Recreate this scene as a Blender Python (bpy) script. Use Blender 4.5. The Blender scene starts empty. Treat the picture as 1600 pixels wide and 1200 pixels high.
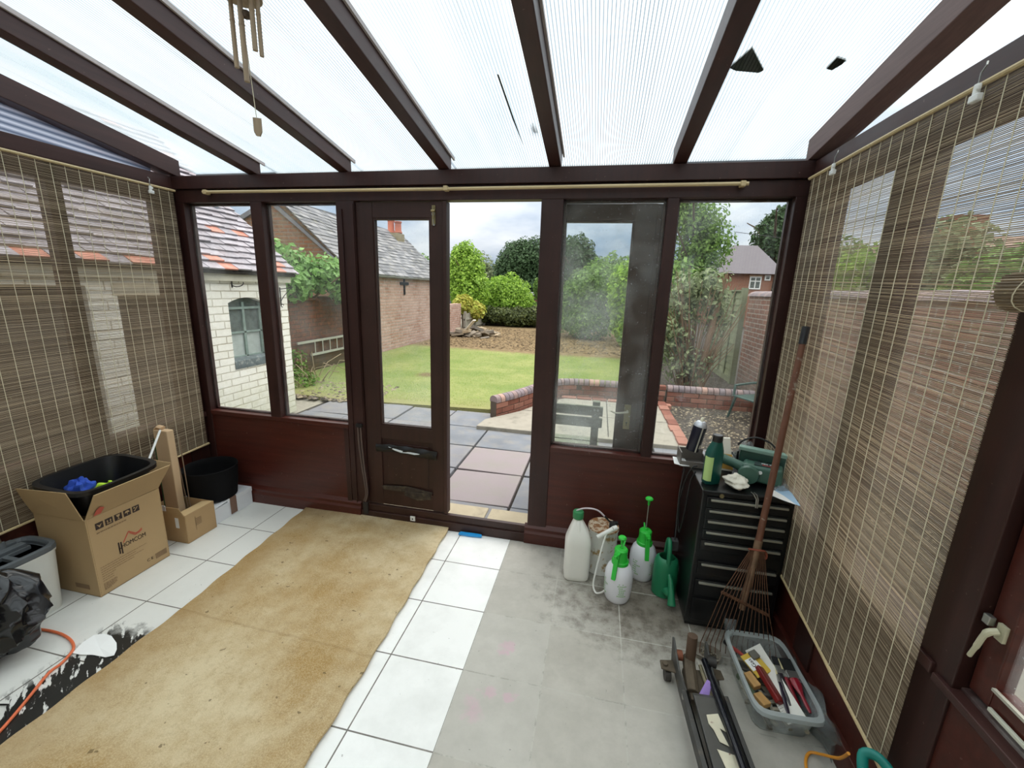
import bpy, bmesh, math, random
import numpy as np
from mathutils import Vector, Matrix, Euler
SC = bpy.context.scene
COL = SC.collection
R = math.radians
PI = math.pi
rnd = random.Random(7)

# ---------------------------------------------------------------- camera
D = 2.351                                     # inner face of the garden side wall
cam_d = bpy.data.cameras.new('camera')
cam = bpy.data.objects.new('camera', cam_d); COL.objects.link(cam)
ya, pi_, ro = R(11.328), R(-12.772), R(-1.8646)
RM = Matrix.Rotation(ya, 3, 'Z') @ Matrix.Rotation(pi_, 3, 'X') @ Matrix.Rotation(ro, 3, 'Y')
cx_, cy_, cz_ = RM.col[0], RM.col[2], -RM.col[1]
cam.matrix_world = Matrix(((cx_[0], cy_[0], cz_[0], 0), (cx_[1], cy_[1], cz_[1], 0), (cx_[2], cy_[2], cz_[2], 1.5702), (0, 0, 0, 1)))
cam_d.sensor_width = 36; cam_d.sensor_fit = 'HORIZONTAL'
cam_d.lens = 649.83 / 1600 * 36
cam_d.clip_start = .02; cam_d.clip_end = 400
SC.camera = cam
SC.view_settings.view_transform = 'Standard'
SC.view_settings.look = 'None'
SC.view_settings.gamma = 1
SC.view_settings.use_curve_mapping = False
SC.view_settings.exposure = 0.97

# ---------------------------------------------------------------- node helper
def S(h):
    h = h.lstrip('#')
    v = [int(h[i:i+2], 16) / 255 for i in (0, 2, 4)]
    return tuple(((c + .055) / 1.055) ** 2.4 if c > .04045 else c / 12.92 for c in v) + (1,)
class NT:
    def __init__(s, nt): s.nt = nt
    def n(s, t, **k):
        nd = s.nt.nodes.new(t)
        for a, b in k.items():
            if a.startswith('i_'):
                key = a[2:]
                key = int(key) if key.isdigit() else key
                if isinstance(b, bpy.types.NodeSocket): s.nt.links.new(b, nd.inputs[key])
                else: nd.inputs[key].default_value = b
            else: setattr(nd, a, b)
        return nd
    def math(s, op, a, b=0.0, c=None, clamp=False):
        nd = s.nt.nodes.new('ShaderNodeMath'); nd.operation = op; nd.use_clamp = clamp
        for i, v in enumerate((a, b) if c is None else (a, b, c)):
            if isinstance(v, bpy.types.NodeSocket): s.nt.links.new(v, nd.inputs[i])
            else: nd.inputs[i].default_value = v
        return nd.outputs[0]
    def mix(s, f, a, b, blend='MIX'):
        nd = s.nt.nodes.new('ShaderNodeMix'); nd.data_type = 'RGBA'; nd.blend_type = blend
        for i, v in ((0, f), (6, a), (7, b)):
            if isinstance(v, bpy.types.NodeSocket): s.nt.links.new(v, nd.inputs[i])
            else: nd.inputs[i].default_value = v
        return nd.outputs[2]
    def ramp(s, f, stops):
        nd = s.nt.nodes.new('ShaderNodeValToRGB'); s.nt.links.new(f, nd.inputs[0])
        cr = nd.color_ramp
        while len(cr.elements) < len(stops): cr.elements.new(.5)
        for e, (p, c) in zip(cr.elements, stops):
            e.position = p; e.color = c if hasattr(c, '__len__') else (c, c, c, 1)
        return nd.outputs[0]
    def sep(s, v):
        nd = s.n('ShaderNodeSeparateXYZ'); s.nt.links.new(v, nd.inputs[0]); return nd.outputs
    def comb(s, x, y, z):
        nd = s.nt.nodes.new('ShaderNodeCombineXYZ')
        for i, v in enumerate((x, y, z)):
            if isinstance(v, bpy.types.NodeSocket): s.nt.links.new(v, nd.inputs[i])
            else: nd.inputs[i].default_value = v
        return nd.outputs[0]
    def noise(s, vec, scale, detail=3, rough=.55, out=0, **k):
        nd = s.nt.nodes.new('ShaderNodeTexNoise')
        if vec is not None: s.nt.links.new(vec, nd.inputs['Vector'])
        nd.inputs['Scale'].default_value = scale; nd.inputs['Detail'].default_value = detail; nd.inputs['Roughness'].default_value = rough
        for a, b in k.items(): nd.inputs[a].default_value = b
        return nd.outputs[out]
    def step(s, v, lo, hi):
        nd = s.nt.nodes.new('ShaderNodeMapRange'); s.nt.links.new(v, nd.inputs[0]); nd.clamp = True
        nd.inputs[1].default_value = lo; nd.inputs[2].default_value = hi
        return nd.outputs[0]
    def scaled(s, vec, sx, sy, sz):
        nd = s.nt.nodes.new('ShaderNodeVectorMath'); nd.operation = 'MULTIPLY'
        s.nt.links.new(vec, nd.inputs[0]); nd.inputs[1].default_value = (sx, sy, sz); return nd.outputs[0]

# ---------------------------------------------------------------- sky: bright overcast, brighter overhead
w = bpy.data.worlds.new('overcast_sky'); SC.world = w; w.use_nodes = True
g = NT(w.node_tree); w.node_tree.nodes.clear()
tc = g.n('ShaderNodeTexCoord')
x, y, z = g.sep(tc.outputs['Generated'])
zz = g.math('MAXIMUM', z, 0.0)
cl = g.noise(g.scaled(tc.outputs['Generated'], 1, 1, 2.6), 2.3, 5, .55)
cloud = g.step(cl, .40, .62)
col = g.mix(cloud, S('#9db2ca'), S('#f0f4f8'))
col = g.mix(g.step(zz, .15, .6), col, (1, .975, .945, 1))
SKY_H, SKY_Z = .42, 1.62
stren = g.math('ADD', g.math('MULTIPLY', g.math('POWER', zz, 1.0), SKY_Z), SKY_H)
low = g.math('LESS_THAN', z, 0.0)
stren = g.math('MULTIPLY', stren, g.math('SUBTRACT', 1.0, g.math('MULTIPLY', low, .75)))
bg = g.n('ShaderNodeBackground', i_Color=col, i_Strength=stren)
g.n('ShaderNodeOutputWorld', i_Surface=bg.outputs[0])
sun_d = bpy.data.lights.new('veiled_sun', 'SUN'); sun_d.energy = .5; sun_d.angle = R(50); sun_d.color = (1, .96, .90)
sun = bpy.data.objects.new('veiled_sun', sun_d); COL.objects.link(sun)
sun.rotation_euler = Vector((.45, .35, 1)).to_track_quat('Z', 'Y').to_euler()

# ---------------------------------------------------------------- materials
def newmat(name):
    m = bpy.data.materials.new(name); m.use_nodes = True; m.node_tree.nodes.clear()
    return m, NT(m.node_tree)
def finish(g, col, rough=.5, metal=0, bump=None, bstr=.3, bdist=.002, trans=0, spec=.5, tcol=None, alpha=None, coat=0):
    p = g.n('ShaderNodeBsdfPrincipled')
    for k, v in (('Base Color', col), ('Roughness', rough), ('Metallic', metal), ('Specular IOR Level', spec), ('Coat Weight', coat)):
        if isinstance(v, bpy.types.NodeSocket): g.nt.links.new(v, p.inputs[k])
        else: p.inputs[k].default_value = v
    if alpha is not None:
        if isinstance(alpha, bpy.types.NodeSocket): g.nt.links.new(alpha, p.inputs['Alpha'])
        else: p.inputs['Alpha'].default_value = alpha
    nrm = None
    if bump is not None:
        b = g.n('ShaderNodeBump', i_Strength=bstr, i_Distance=bdist, i_Height=bump)
        g.nt.links.new(b.outputs[0], p.inputs['Normal'])
    out = p.outputs[0]
    if trans:
        t = g.n('ShaderNodeBsdfTranslucent', i_Color=tcol if tcol is not None else col)
        mx = g.n('ShaderNodeMixShader', i_0=trans); g.nt.links.new(out, mx.inputs[1]); g.nt.links.new(t.outputs[0], mx.inputs[2]); out = mx.outputs[0]
    g.n('ShaderNodeOutputMaterial', i_Surface=out)
def mk(name, base, rough=.5, metal=0, var=.12, scale=6, bump=0, bscale=60, tone=0, base2=None, trans=0, spec=.5, stretch=(1, 1, 1), dirt=None, dirtlo=.55, dirthi=.75, dscale=5, bdist=.002, coat=0):
    m, g = newmat(name)
    co = g.n('ShaderNodeTexCoord').outputs['Object']
    b = S(base) if isinstance(base, str) else base
    v = g.scaled(co, *stretch)
    c = g.mix(g.step(g.noise(v, scale, 4), .3, .7), tuple(x * (1 - var) for x in b[:3]) + (1,), tuple(min(1, x * (1 + var)) for x in b[:3]) + (1,))
    if base2 is not None or tone:
        a = g.n('ShaderNodeAttribute', attribute_name='tone').outputs['Fac']
        if base2 is not None: c = g.mix(a, c, S(base2))
        if tone:
            c = g.mix(1.0, c, g.ramp(a, [(0, 1 - tone), (1, 1.0)]), 'MULTIPLY')
    if dirt: c = g.mix(g.step(g.noise(co, dscale, 6, .65), dirtlo, dirthi), c, S(dirt))
    bp = g.noise(v, bscale, 3) if bump else None
    finish(g, c, rough, metal, bp, bump, bdist, trans, spec, coat=coat)
    return m
def wood_stain(name, a, b, rough=.38, axis=2, wear=.06):
    m, g = newmat(name)
    co = g.n('ShaderNodeTexCoord').outputs['Object']
    s = [22, 22, 22]; s[axis] = 1.2
    gr = g.noise(g.scaled(co, *s), 1.5, 5, .6)
    c = g.mix(g.step(gr, .3, .7), S(a), S(b))
    bl = g.noise(co, 3.0, 5, .6)
    c = g.mix(g.math('MULTIPLY', g.step(bl, .45, .75), .5), c, S('#4b2c26'))
    sp = g.noise(co, 70, 2, .5)
    c = g.mix(g.math('MULTIPLY', g.step(sp, .72, .76), wear * 6), c, S('#8a7468'))
    finish(g, c, g.math('ADD', g.math('MULTIPLY', bl, .3), rough - .12), 0, gr, .25, .0015, spec=.45)
    return m
W_DARK = wood_stain('dark_stained_timber', '#2a1613', '#371c18', .42)
W_RED = wood_stain('red_mahogany_stain', '#401b14', '#55261d', .36, 0)
W_Y = wood_stain('dark_stained_timber_depthwise', '#35201d', '#462b27', .40, 1)
W_LEAF = wood_stain('door_timber', '#2b1812', '#38201a', .45)
def glassmat(name, tint, haze=0, gloss=.05, spots=0):
    m, g = newmat(name)
    t = g.n('ShaderNodeBsdfTransparent', i_Color=tint)
    gl = g.n('ShaderNodeBsdfGlossy', i_Color=(1, 1, 1, 1), i_Roughness=.02)
    lw = g.n('ShaderNodeLayerWeight', i_Blend=.5).outputs['Facing']
    mx = g.n('ShaderNodeMixShader', i_0=g.math('ADD', g.math('MULTIPLY', g.math('POWER', lw, 5.0), .6), gloss * .6)); g.nt.links.new(t.outputs[0], mx.inputs[1]); g.nt.links.new(gl.outputs[0], mx.inputs[2])
    out = mx.outputs[0]
    if haze:
        co = g.n('ShaderNodeTexCoord').outputs['Object']
        n1 = g.step(g.noise(co, 3.2, 5, .6), .42, .75)
        n2 = g.step(g.noise(co, 110, 2, .5), .68, .72)
        f = g.math('ADD', g.math('MULTIPLY', n1, haze), g.math('MULTIPLY', n2, spots), clamp=True)
        d = g.n('ShaderNodeBsdfDiffuse', i_Color=S('#e9eeee'))
        tr = g.n('ShaderNodeBsdfTranslucent', i_Color=S('#e9eeee'))
        m2 = g.n('ShaderNodeMixShader', i_0=.6); g.nt.links.new(d.outputs[0], m2.inputs[1]); g.nt.links.new(tr.outputs[0], m2.inputs[2])
        m3 = g.n('ShaderNodeMixShader', i_0=f); g.nt.links.new(out, m3.inputs[1]); g.nt.links.new(m2.outputs[0], m3.inputs[2]); out = m3.outputs[0]
    g.n('ShaderNodeOutputMaterial', i_Surface=out)
    return m
GLASS = glassmat('window_glass', (.97, .985, .98, 1), .07, spots=.12)
GLASS_D = glassmat('dusty_window_glass', (.95, .97, .965, 1), .22, spots=.3)
CLEARP = glassmat('clear_plastic', (.93, .95, .95, 1), .34, spots=0)
def polymat():
    m, g = newmat('ribbed_polycarbonate')
    co = g.n('ShaderNodeTexCoord').outputs['Object']
    x, y, z = g.sep(co)
    fx = g.math('FRACT', g.math('MULTIPLY', x, 1 / .0125))
    rib = g.math('LESS_THAN', g.math('ABSOLUTE', g.math('SUBTRACT', fx, .5)), .16)
    st = g.noise(g.scaled(co, 6, .6, 1), 1.6, 4, .6)
    dr = g.noise(g.scaled(co, 40, 1.3, 1), 1.0, 5, .7)
    c = g.mix(g.step(st, .35, .7), S('#f3f8fa'), S('#e6edef'))
    c = g.mix(g.math('MULTIPLY', g.step(dr, .60, .78), .35), c, S('#b9ada6'))
    c = g.mix(g.math('MULTIPLY', rib, .66), c, S('#76838f'))
    t = g.n('ShaderNodeBsdfTranslucent', i_Color=c)
    tr = g.n('ShaderNodeBsdfTransparent', i_Color=c)
    d = g.n('ShaderNodeBsdfGlossy', i_Color=(1, 1, 1, 1), i_Roughness=.25)
    mx = g.n('ShaderNodeMixShader', i_0=.72); g.nt.links.new(t.outputs[0], mx.inputs[1]); g.nt.links.new(tr.outputs[0], mx.inputs[2])
    m2 = g.n('ShaderNodeMixShader', i_0=.05); g.nt.links.new(mx.outputs[0], m2.inputs[1]); g.nt.links.new(d.outputs[0], m2.inputs[2])
    g.n('ShaderNodeOutputMaterial', i_Surface=m2.outputs[0])
    return m
POLY = polymat()
def floormat():
    m, g = newmat('square_floor_tiles')
    co = g.n('ShaderNodeTexCoord').outputs['Object']
    x, y, z = g.sep(co)
    T = .33
    u = g.math('DIVIDE', g.math('ADD', x, .776 + 20 * T), T); v = g.math('DIVIDE', g.math('SUBTRACT', y, 2.043 - 20 * T), T)
    iu, iv = g.math('FLOOR', u), g.math('FLOOR', v)
    fu, fv = g.math('FRACT', u), g.math('FRACT', v)
    e = .5 - .0085
    gu = g.math('GREATER_THAN', g.math('ABSOLUTE', g.math('SUBTRACT', fu, .5)), e)
    gv = g.math('GREATER_THAN', g.math('ABSOLUTE', g.math('SUBTRACT', fv, .5)), e)
    gr = g.math('MAXIMUM', gu, gv)
    wn = g.n('ShaderNodeTexWhiteNoise', noise_dimensions='2D', i_Vector=g.comb(iu, iv, 0)).outputs[0]
    right = g.math('GREATER_THAN', x, -.447)
    n1 = g.noise(co, 3, 6, .65); n2 = g.noise(co, 14, 5, .65); n3 = g.noise(co, 60, 3, .6)
    white = g.mix(g.step(n1, .45, .8), S('#f4f5f2'), S('#dddeda'))
    left = g.math('LESS_THAN', x, -1.5)
    white = g.mix(g.math('MULTIPLY', left, .55), white, S('#d3d3cb'))
    white = g.mix(g.math('MULTIPLY', wn, .12), white, S('#c9c8bf'))
    grey = g.mix(g.step(n1, .35, .7), S('#bcb8ae'), S('#aaa69b'))
    grey = g.mix(g.math('MULTIPLY', g.step(n2, .4, .75), .55), grey, S('#a09c92'))
    grey = g.mix(g.math('MULTIPLY', wn, .25), grey, S('#c8c8c2'))
    base = g.mix(right, white, grey)
    # grime gathered by the pots and the tool chest
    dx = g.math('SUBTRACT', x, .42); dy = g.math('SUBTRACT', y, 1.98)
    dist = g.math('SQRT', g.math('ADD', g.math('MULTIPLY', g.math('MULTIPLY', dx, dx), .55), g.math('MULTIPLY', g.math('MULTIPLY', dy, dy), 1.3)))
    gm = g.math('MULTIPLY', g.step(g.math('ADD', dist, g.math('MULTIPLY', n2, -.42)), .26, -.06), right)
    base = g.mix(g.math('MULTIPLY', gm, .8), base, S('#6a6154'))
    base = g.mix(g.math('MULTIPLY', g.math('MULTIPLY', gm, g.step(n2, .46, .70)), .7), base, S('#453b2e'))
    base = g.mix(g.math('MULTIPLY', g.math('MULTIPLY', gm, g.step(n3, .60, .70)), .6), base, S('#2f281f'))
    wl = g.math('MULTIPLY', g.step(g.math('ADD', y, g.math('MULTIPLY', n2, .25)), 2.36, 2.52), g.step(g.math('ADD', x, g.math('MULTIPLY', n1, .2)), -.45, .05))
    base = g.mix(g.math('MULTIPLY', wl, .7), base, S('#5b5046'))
    # dark specks
    base = g.mix(g.math('MULTIPLY', g.step(n3, .70, .74), .5), base, S('#5a544c'))
    # pink paint marks
    for px, py, pr in ((-.292, 1.549, .035), (-.30, 1.50, .025), (-.36, 1.235, .05), (-.32, 1.306, .03), (-.24, 1.31, .025)):
        a = g.math('SUBTRACT', x, px); b = g.math('SUBTRACT', y, py)
        dd = g.math('SQRT', g.math('ADD', g.math('MULTIPLY', a, a), g.math('MULTIPLY', b, b)))
        dd = g.math('ADD', dd, g.math('MULTIPLY', g.math('SUBTRACT', n2, .5), .16))
        base = g.mix(g.math('MULTIPLY', g.step(dd, pr, pr * .3), .4), base, S('#cf9db4'))
    gcol = g.mix(right, S('#6c6861'), S('#b9b7ad'))
    gcol = g.mix(g.math('MULTIPLY', g.step(n2, .5, .6), .6), gcol, S('#8f8b81'))
    c = g.mix(gr, base, gcol)
    # black adhesive where a tile is missing beside the carpet
    st = g.noise(g.scaled(g.n('ShaderNodeMapping', i_Vector=co, i_Rotation=(0, 0, R(35))).outputs[0], 9, 30, 1), 1.2, 4, .6)
    em = g.math('MULTIPLY', g.step(x, -2.13, -2.06), g.step(g.math('ADD', y, g.math('MULTIPLY', n2, .2)), 1.36, 1.30))
    blk = g.math('MULTIPLY', em, g.step(g.math('ADD', st, g.math('MULTIPLY', g.step(x, -2.10, -1.95), .14)), .52, .56))
    only = g.math('LESS_THAN', x, -1.80)
    blk = g.math('MULTIPLY', blk, only)
    c = g.mix(blk, c, S('#22221f'))
    ru = g.math('ADD', .30, g.math('MULTIPLY', n2, .25))
    ru = g.math('ADD', ru, g.math('MULTIPLY', right, .2))
    h = g.math('SUBTRACT', g.math('MULTIPLY', n3, .15), gr)
    finish(g, c, ru, 0, h, .35, .002, spec=.5)
    return m
def gablemat():
    m, g = newmat('corrugated_gable_sheet')
    x, y, z = g.sep(g.n('ShaderNodeTexCoord').outputs['Object'])
    f = g.math('FRACT', g.math('MULTIPLY', g.math('ADD', z, g.math('MULTIPLY', y, .05)), 1 / .028))
    c = g.mix(g.math('ABSOLUTE', g.math('SUBTRACT', g.math('MULTIPLY', f, 2.0), 1.0)), S('#e9f0f8'), S('#8f9cad'))
    t = g.n('ShaderNodeBsdfTranslucent', i_Color=c); tr = g.n('ShaderNodeBsdfTransparent', i_Color=c)
    mx = g.n('ShaderNodeMixShader', i_0=.25); g.nt.links.new(t.outputs[0], mx.inputs[1]); g.nt.links.new(tr.outputs[0], mx.inputs[2])
    g.n('ShaderNodeOutputMaterial', i_Surface=mx.outputs[0]); return m
GABLE = gablemat()
FLOOR = floormat()
def carpetmat():
    m, g = newmat('worn_tan_carpet')
    co = g.n('ShaderNodeTexCoord').outputs['Object']
    x, y, z = g.sep(co)
    n1 = g.noise(co, 1.7, 6, .6); n2 = g.noise(co, 7, 6, .7); n3 = g.noise(co, 220, 3, .7); n4 = g.noise(co, 38, 4, .7)
    c = g.mix(g.step(n1, .40, .62), S('#a1824f'), S('#cbbb99'))
    c = g.mix(g.math('MULTIPLY', g.step(n2, .45, .75), .6), c, S('#93743f'))
    c = g.mix(g.math('MULTIPLY', g.step(n4, .5, .8), .5), c, S('#8b7450'))
    c = g.mix(g.math('MULTIPLY', g.step(n3, .4, .7), .45), c, S('#e2d1ab'))
    # browner along the left side and the far left corner
    ed = g.math('ADD', g.step(g.math('ADD', x, g.math('MULTIPLY', n2, .5)), -1.35, -1.7), 0)
    c = g.mix(g.math('MULTIPLY', ed, .5), c, S('#8c6a38'))
    cr = g.math('MULTIPLY', g.step(g.math('ADD', y, g.math('MULTIPLY', n2, .3)), 2.35, 2.58), g.step(x, -1.2, -1.75))
    c = g.mix(g.math('MULTIPLY', cr, .7), c, S('#5a4a3a'))
    # faint crease across
    yy = g.math('ADD', g.math('ADD', y, g.math('MULTIPLY', x, .02)), g.math('MULTIPLY', n2, .05))
    k = g.math('LESS_THAN', g.math('ABSOLUTE', g.math('SUBTRACT', yy, 1.345)), .006)
    c = g.mix(g.math('MULTIPLY', k, .18), c, S('#775a30'))
    c = g.mix(g.math('MULTIPLY', g.step(g.noise(co, 30, 2, .5), .72, .74), .6), c, S('#4a3a24'))
    finish(g, c, .95, 0, g.math('ADD', n3, g.math('MULTIPLY', k, -.6)), .5, .004, spec=.1)
    return m
CARPET = carpetmat()
def brickmat(name, ax, c1, c2, mort, bw=.225, bh=.075, ms=.010, bump=.5, patch=None, patch2=None, moss=None, var=.5, rough=.85):
    m, g = newmat(name)
    co = g.n('ShaderNodeTexCoord').outputs['Object']
    x, y, z = g.sep(co)
    v = g.comb(y if ax == 'x' else x, z, 0)
    nz = g.noise(co, 9, 3, .5, out=1)
    b = g.n('ShaderNodeTexBrick', offset=.5, i_Vector=g.n('ShaderNodeVectorMath', operation='ADD', i_0=v, i_1=g.n('ShaderNodeVectorMath', operation='SCALE', i_0=nz, i_Scale=.012).outputs[0]).outputs[0])
    for k, val in (('Color1', S(c1)), ('Color2', S(c2)), ('Mortar', S(mort)), ('Scale', 1), ('Mortar Size', ms), ('Mortar Smooth', .3), ('Bias', 0), ('Brick Width', bw), ('Row Height', bh)):
        b.inputs[k].default_value = val
    c = b.outputs['Color']
    n1 = g.noise(co, 1.2, 5, .6); n2 = g.noise(co, 12, 4, .65); n3 = g.noise(co, 45, 3, .6)
    if patch: c = g.mix(g.math('MULTIPLY', g.step(n1, .45, .62), var), c, S(patch))
    if patch2: c = g.mix(g.math('MULTIPLY', g.step(n2, .5, .68), var), c, S(patch2))
    if moss: c = g.mix(g.math('MULTIPLY', g.step(g.math('ADD', z, g.math('MULTIPLY', n2, -.5)), .35, -.2), .7), c, S(moss))
    h = g.math('ADD', g.math('MULTIPLY', b.outputs['Fac'], -1), g.math('MULTIPLY', n3, .4))
    finish(g, c, rough, 0, h, bump, .01, spec=.2)
    return m
B_WHITE = brickmat('whitewashed_brick', 'x', '#f3f1e8', '#edebdf', '#aea794', ms=.0065, patch='#f7f6ee', patch2='#e3dfd1', moss='#c3c5a6', var=.5)
B_WHITE_Y = brickmat('whitewashed_brick_end', 'y', '#f0eee2', '#e6e3d6', '#b9b4a3', ms=.007, patch='#f6f4ea', patch2='#d9d4c2', moss='#b9bb95', var=.4)
B_BARN = brickmat('weathered_barn_brick', 'x', '#9c7463', '#b7978a', '#a3948a', patch='#c0a69a', patch2='#cdbfb5', var=.5, bump=.8, ms=.013)
B_BARN_Y = brickmat('weathered_barn_brick_gable', 'y', '#8a6048', '#79604c', '#7a6e60', patch='#8f8068', patch2='#5f4c40', var=.55, ms=.013)
B_GARDEN = brickmat('old_garden_brick', 'x', '#6f4a3e', '#5c463e', '#55483f', patch='#594a44', patch2='#8d5a40', moss='#4c4d3a', var=.6)
B_RIGHT = brickmat('boundary_brick', 'x', '#8b6355', '#7d6158', '#a0968e', patch='#a88c80', patch2='#6f6460', moss='#57564f', var=.6)
B_HOUSE = brickmat('orange_house_brick', 'y', '#93644f', '#875a49', '#8d7261', bw=.22, patch='#a06e58', var=.3, bump=.1)
WHITEB = mk('white_painted_wood', '#e7e6dc', .6, var=.06)
BRICKS = mk('red_brick', '#834a3a', .85, var=.25, scale=14, bump=.5, bscale=60, base2='#966959', tone=.35, dirt='#6d5547', dscale=9)
COPING = mk('blue_grey_coping_brick', '#8b8188', .8, var=.2, scale=12, bump=.4, base2='#a5877b', tone=.35, dirt='#5d5651', dscale=10)
REDOLD = mk('mossy_coping_brick', '#8b5f4c', .9, var=.3, scale=9, bump=.5, base2='#6e6152', tone=.3)
PAVER = mk('stone_paving_slab', '#6f757c', .8, var=.14, scale=4, bump=.3, bscale=80, base2='#887e7f', tone=.12, dirt='#817e77', dirtlo=.45, dirthi=.8)
PAVER_Y = mk('buff_paving_slab', '#a79c84', .85, var=.12, scale=5, bump=.3, dirt='#8a8270')
CONC = mk('weathered_concrete', '#908c80', .9, var=.16, scale=4, bump=.35, dirt='#6a675d', dirtlo=.5, dirthi=.75, dscale=4)
SOIL = mk('dark_garden_soil', '#39332c', .95, var=.5, scale=14, bump=1, bscale=40, bdist=.03, dirt='#7a7365', dirtlo=.56, dirthi=.66, dscale=30)
GAPS = mk('dark_joint_soil', '#34302a', .95, var=.4, scale=20, bump=.6)
def lawnmat():
    m, g = newmat('mown_lawn')
    co = g.n('ShaderNodeTexCoord').outputs['Object']
    x, y, z = g.sep(co)
    n1 = g.noise(co, 1.1, 5, .6); n2 = g.noise(co, 7, 5, .65); n3 = g.noise(co, 60, 3, .6)
    c = g.mix(g.step(n1, .35, .65), S('#647840'), S('#858b59'))
    c = g.mix(g.math('MULTIPLY', g.step(n2, .45, .7), .6), c, S('#5d7137'))
    c = g.mix(g.math('MULTIPLY', g.step(n3, .4, .7), .4), c, S('#979c69'))
    dry = g.step(g.math('ADD', y, g.math('MULTIPLY', n1, 1.2)), 6.4, 5.5)
    c = g.mix(g.math('MULTIPLY', dry, .65), c, S('#8f8462'))
    far = g.step(g.math('ADD', g.math('ADD', y, g.math('MULTIPLY', n2, 1.0)), g.math('MULTIPLY', g.math('ABSOLUTE', g.math('ADD', x, 1.2)), -.1)), 10.6, 11.0)
    brown = g.mix(g.step(n2, .4, .6), S('#665741'), S('#86765a'))
    c = g.mix(far, c, brown)
    a = g.math('SUBTRACT', x, -3.0); b = g.math('SUBTRACT', y, 7.05)
    dd = g.math('SQRT', g.math('ADD', g.math('MULTIPLY', a, a), g.math('MULTIPLY', b, b)))
    c = g.mix(g.step(g.math('ADD', dd, g.math('MULTIPLY', n3, .3)), .42, .25), c, S('#6b5c45'))
    finish(g, c, .95, 0, n3, .6, .02, spec=.1)
    return m
LAWN = lawnmat()
SLATE = mk('grey_roof_slate', '#74767c', .75, var=.2, scale=5, bump=.3, base2='#8b8a8c', tone=.45, dirt='#9a9686', dscale=7)
def claymat():
    m, g = newmat('weathered_clay_tile')
    co = g.n('ShaderNodeTexCoord').outputs['Object']
    t = g.n('ShaderNodeAttribute', attribute_name='tone').outputs['Fac']
    n1 = g.noise(co, 10, 4, .6); n2 = g.noise(co, 28, 4, .65)
    c = g.mix(t, S('#7f7a82'), S('#a09ba3'))
    c = g.mix(g.math('MULTIPLY', g.step(n1, .45, .7), .6), c, S('#786a6e'))
    c = g.mix(g.math('MULTIPLY', g.step(n2, .5, .7), .4), c, S('#bdb9c0'))
    c = g.mix(g.math('GREATER_THAN', t, 1.5), c, g.mix(g.step(n1, .3, .7), S('#a9604c'), S('#c08672')))
    finish(g, c, .55, 0, n2, .3, .004)
    return m
CLAY = claymat()
DARKDOOR = mk('dark_outhouse_door', '#4b4138', .8, var=.3, scale=5, stretch=(12, 12, 1), bump=.3)
OLDGREEN = mk('greyed_green_paint', '#7d8f88', .7, var=.2, scale=20)
DARKGL = mk('dirty_dark_pane', '#5a6462', .25, var=.35, scale=12)
PALEGL = mk('clouded_pane', '#a9b3b0', .3, var=.15, scale=12)
LEADGREY = mk('grey_sill_paint', '#5f6a6d', .6, var=.3, scale=14, dirt='#b8bab2', dscale=20)
IRON = mk('black_wrought_iron', '#1d1d1f', .5, .3, var=.2)
ALU = mk('aluminium_ladder', '#c3c3c0', .45, .5, var=.1)
FENCE = mk('green_treated_fence', '#7d8468', .85, var=.2, scale=5, stretch=(1, 1, 14), bump=.35, tone=.3)
FENCEG = mk('silvered_fence_board', '#9a988c', .85, var=.2, scale=5, stretch=(14, 14, 1), bump=.35, tone=.3)
BENCHW = mk('mossy_bench_wood', '#6f7462', .85, var=.3, scale=8, stretch=(1, 10, 10), bump=.4, dirt='#a6a89a', dscale=18)
GREENPL = mk('dark_green_chair_plastic', '#2e4a45', .45, var=.1)
BARK = mk('twiggy_bark', '#5a4b3c', .9, var=.3, scale=14, bump=.6)
RUBBLE = mk('grey_rubble', '#8a857d', .9, var=.3, scale=8, bump=.5, base2='#a8977b', tone=.5)
def leafmat(name, a, b, trans=.35, tone=.45):
    return mk(name, a, .55, var=.15, scale=3, base2=b, tone=tone, trans=trans, spec=.3)
L_BRIGHT = leafmat('bright_green_leaf', '#8dbb45', '#a9cc55')
L_MID = leafmat('mid_green_leaf', '#6b9445', '#88a957')
L_DARK = leafmat('dark_green_leaf', '#43603a', '#54704a', .25)
L_HEDGE = leafmat('conifer_hedge_leaf', '#4d5b34', '#66703f', .15)
L_FIG = leafmat('fig_leaf', '#7fae62', '#9cc47c')
L_GREY = leafmat('grey_green_leaf', '#7c8c66', '#9ba87e')
L_YEL = leafmat('yellow_leaf', '#d3c85a', '#c6d56a')
L_DRY = leafmat('dry_twig', '#9c7f62', '#87705a', .1)
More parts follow.
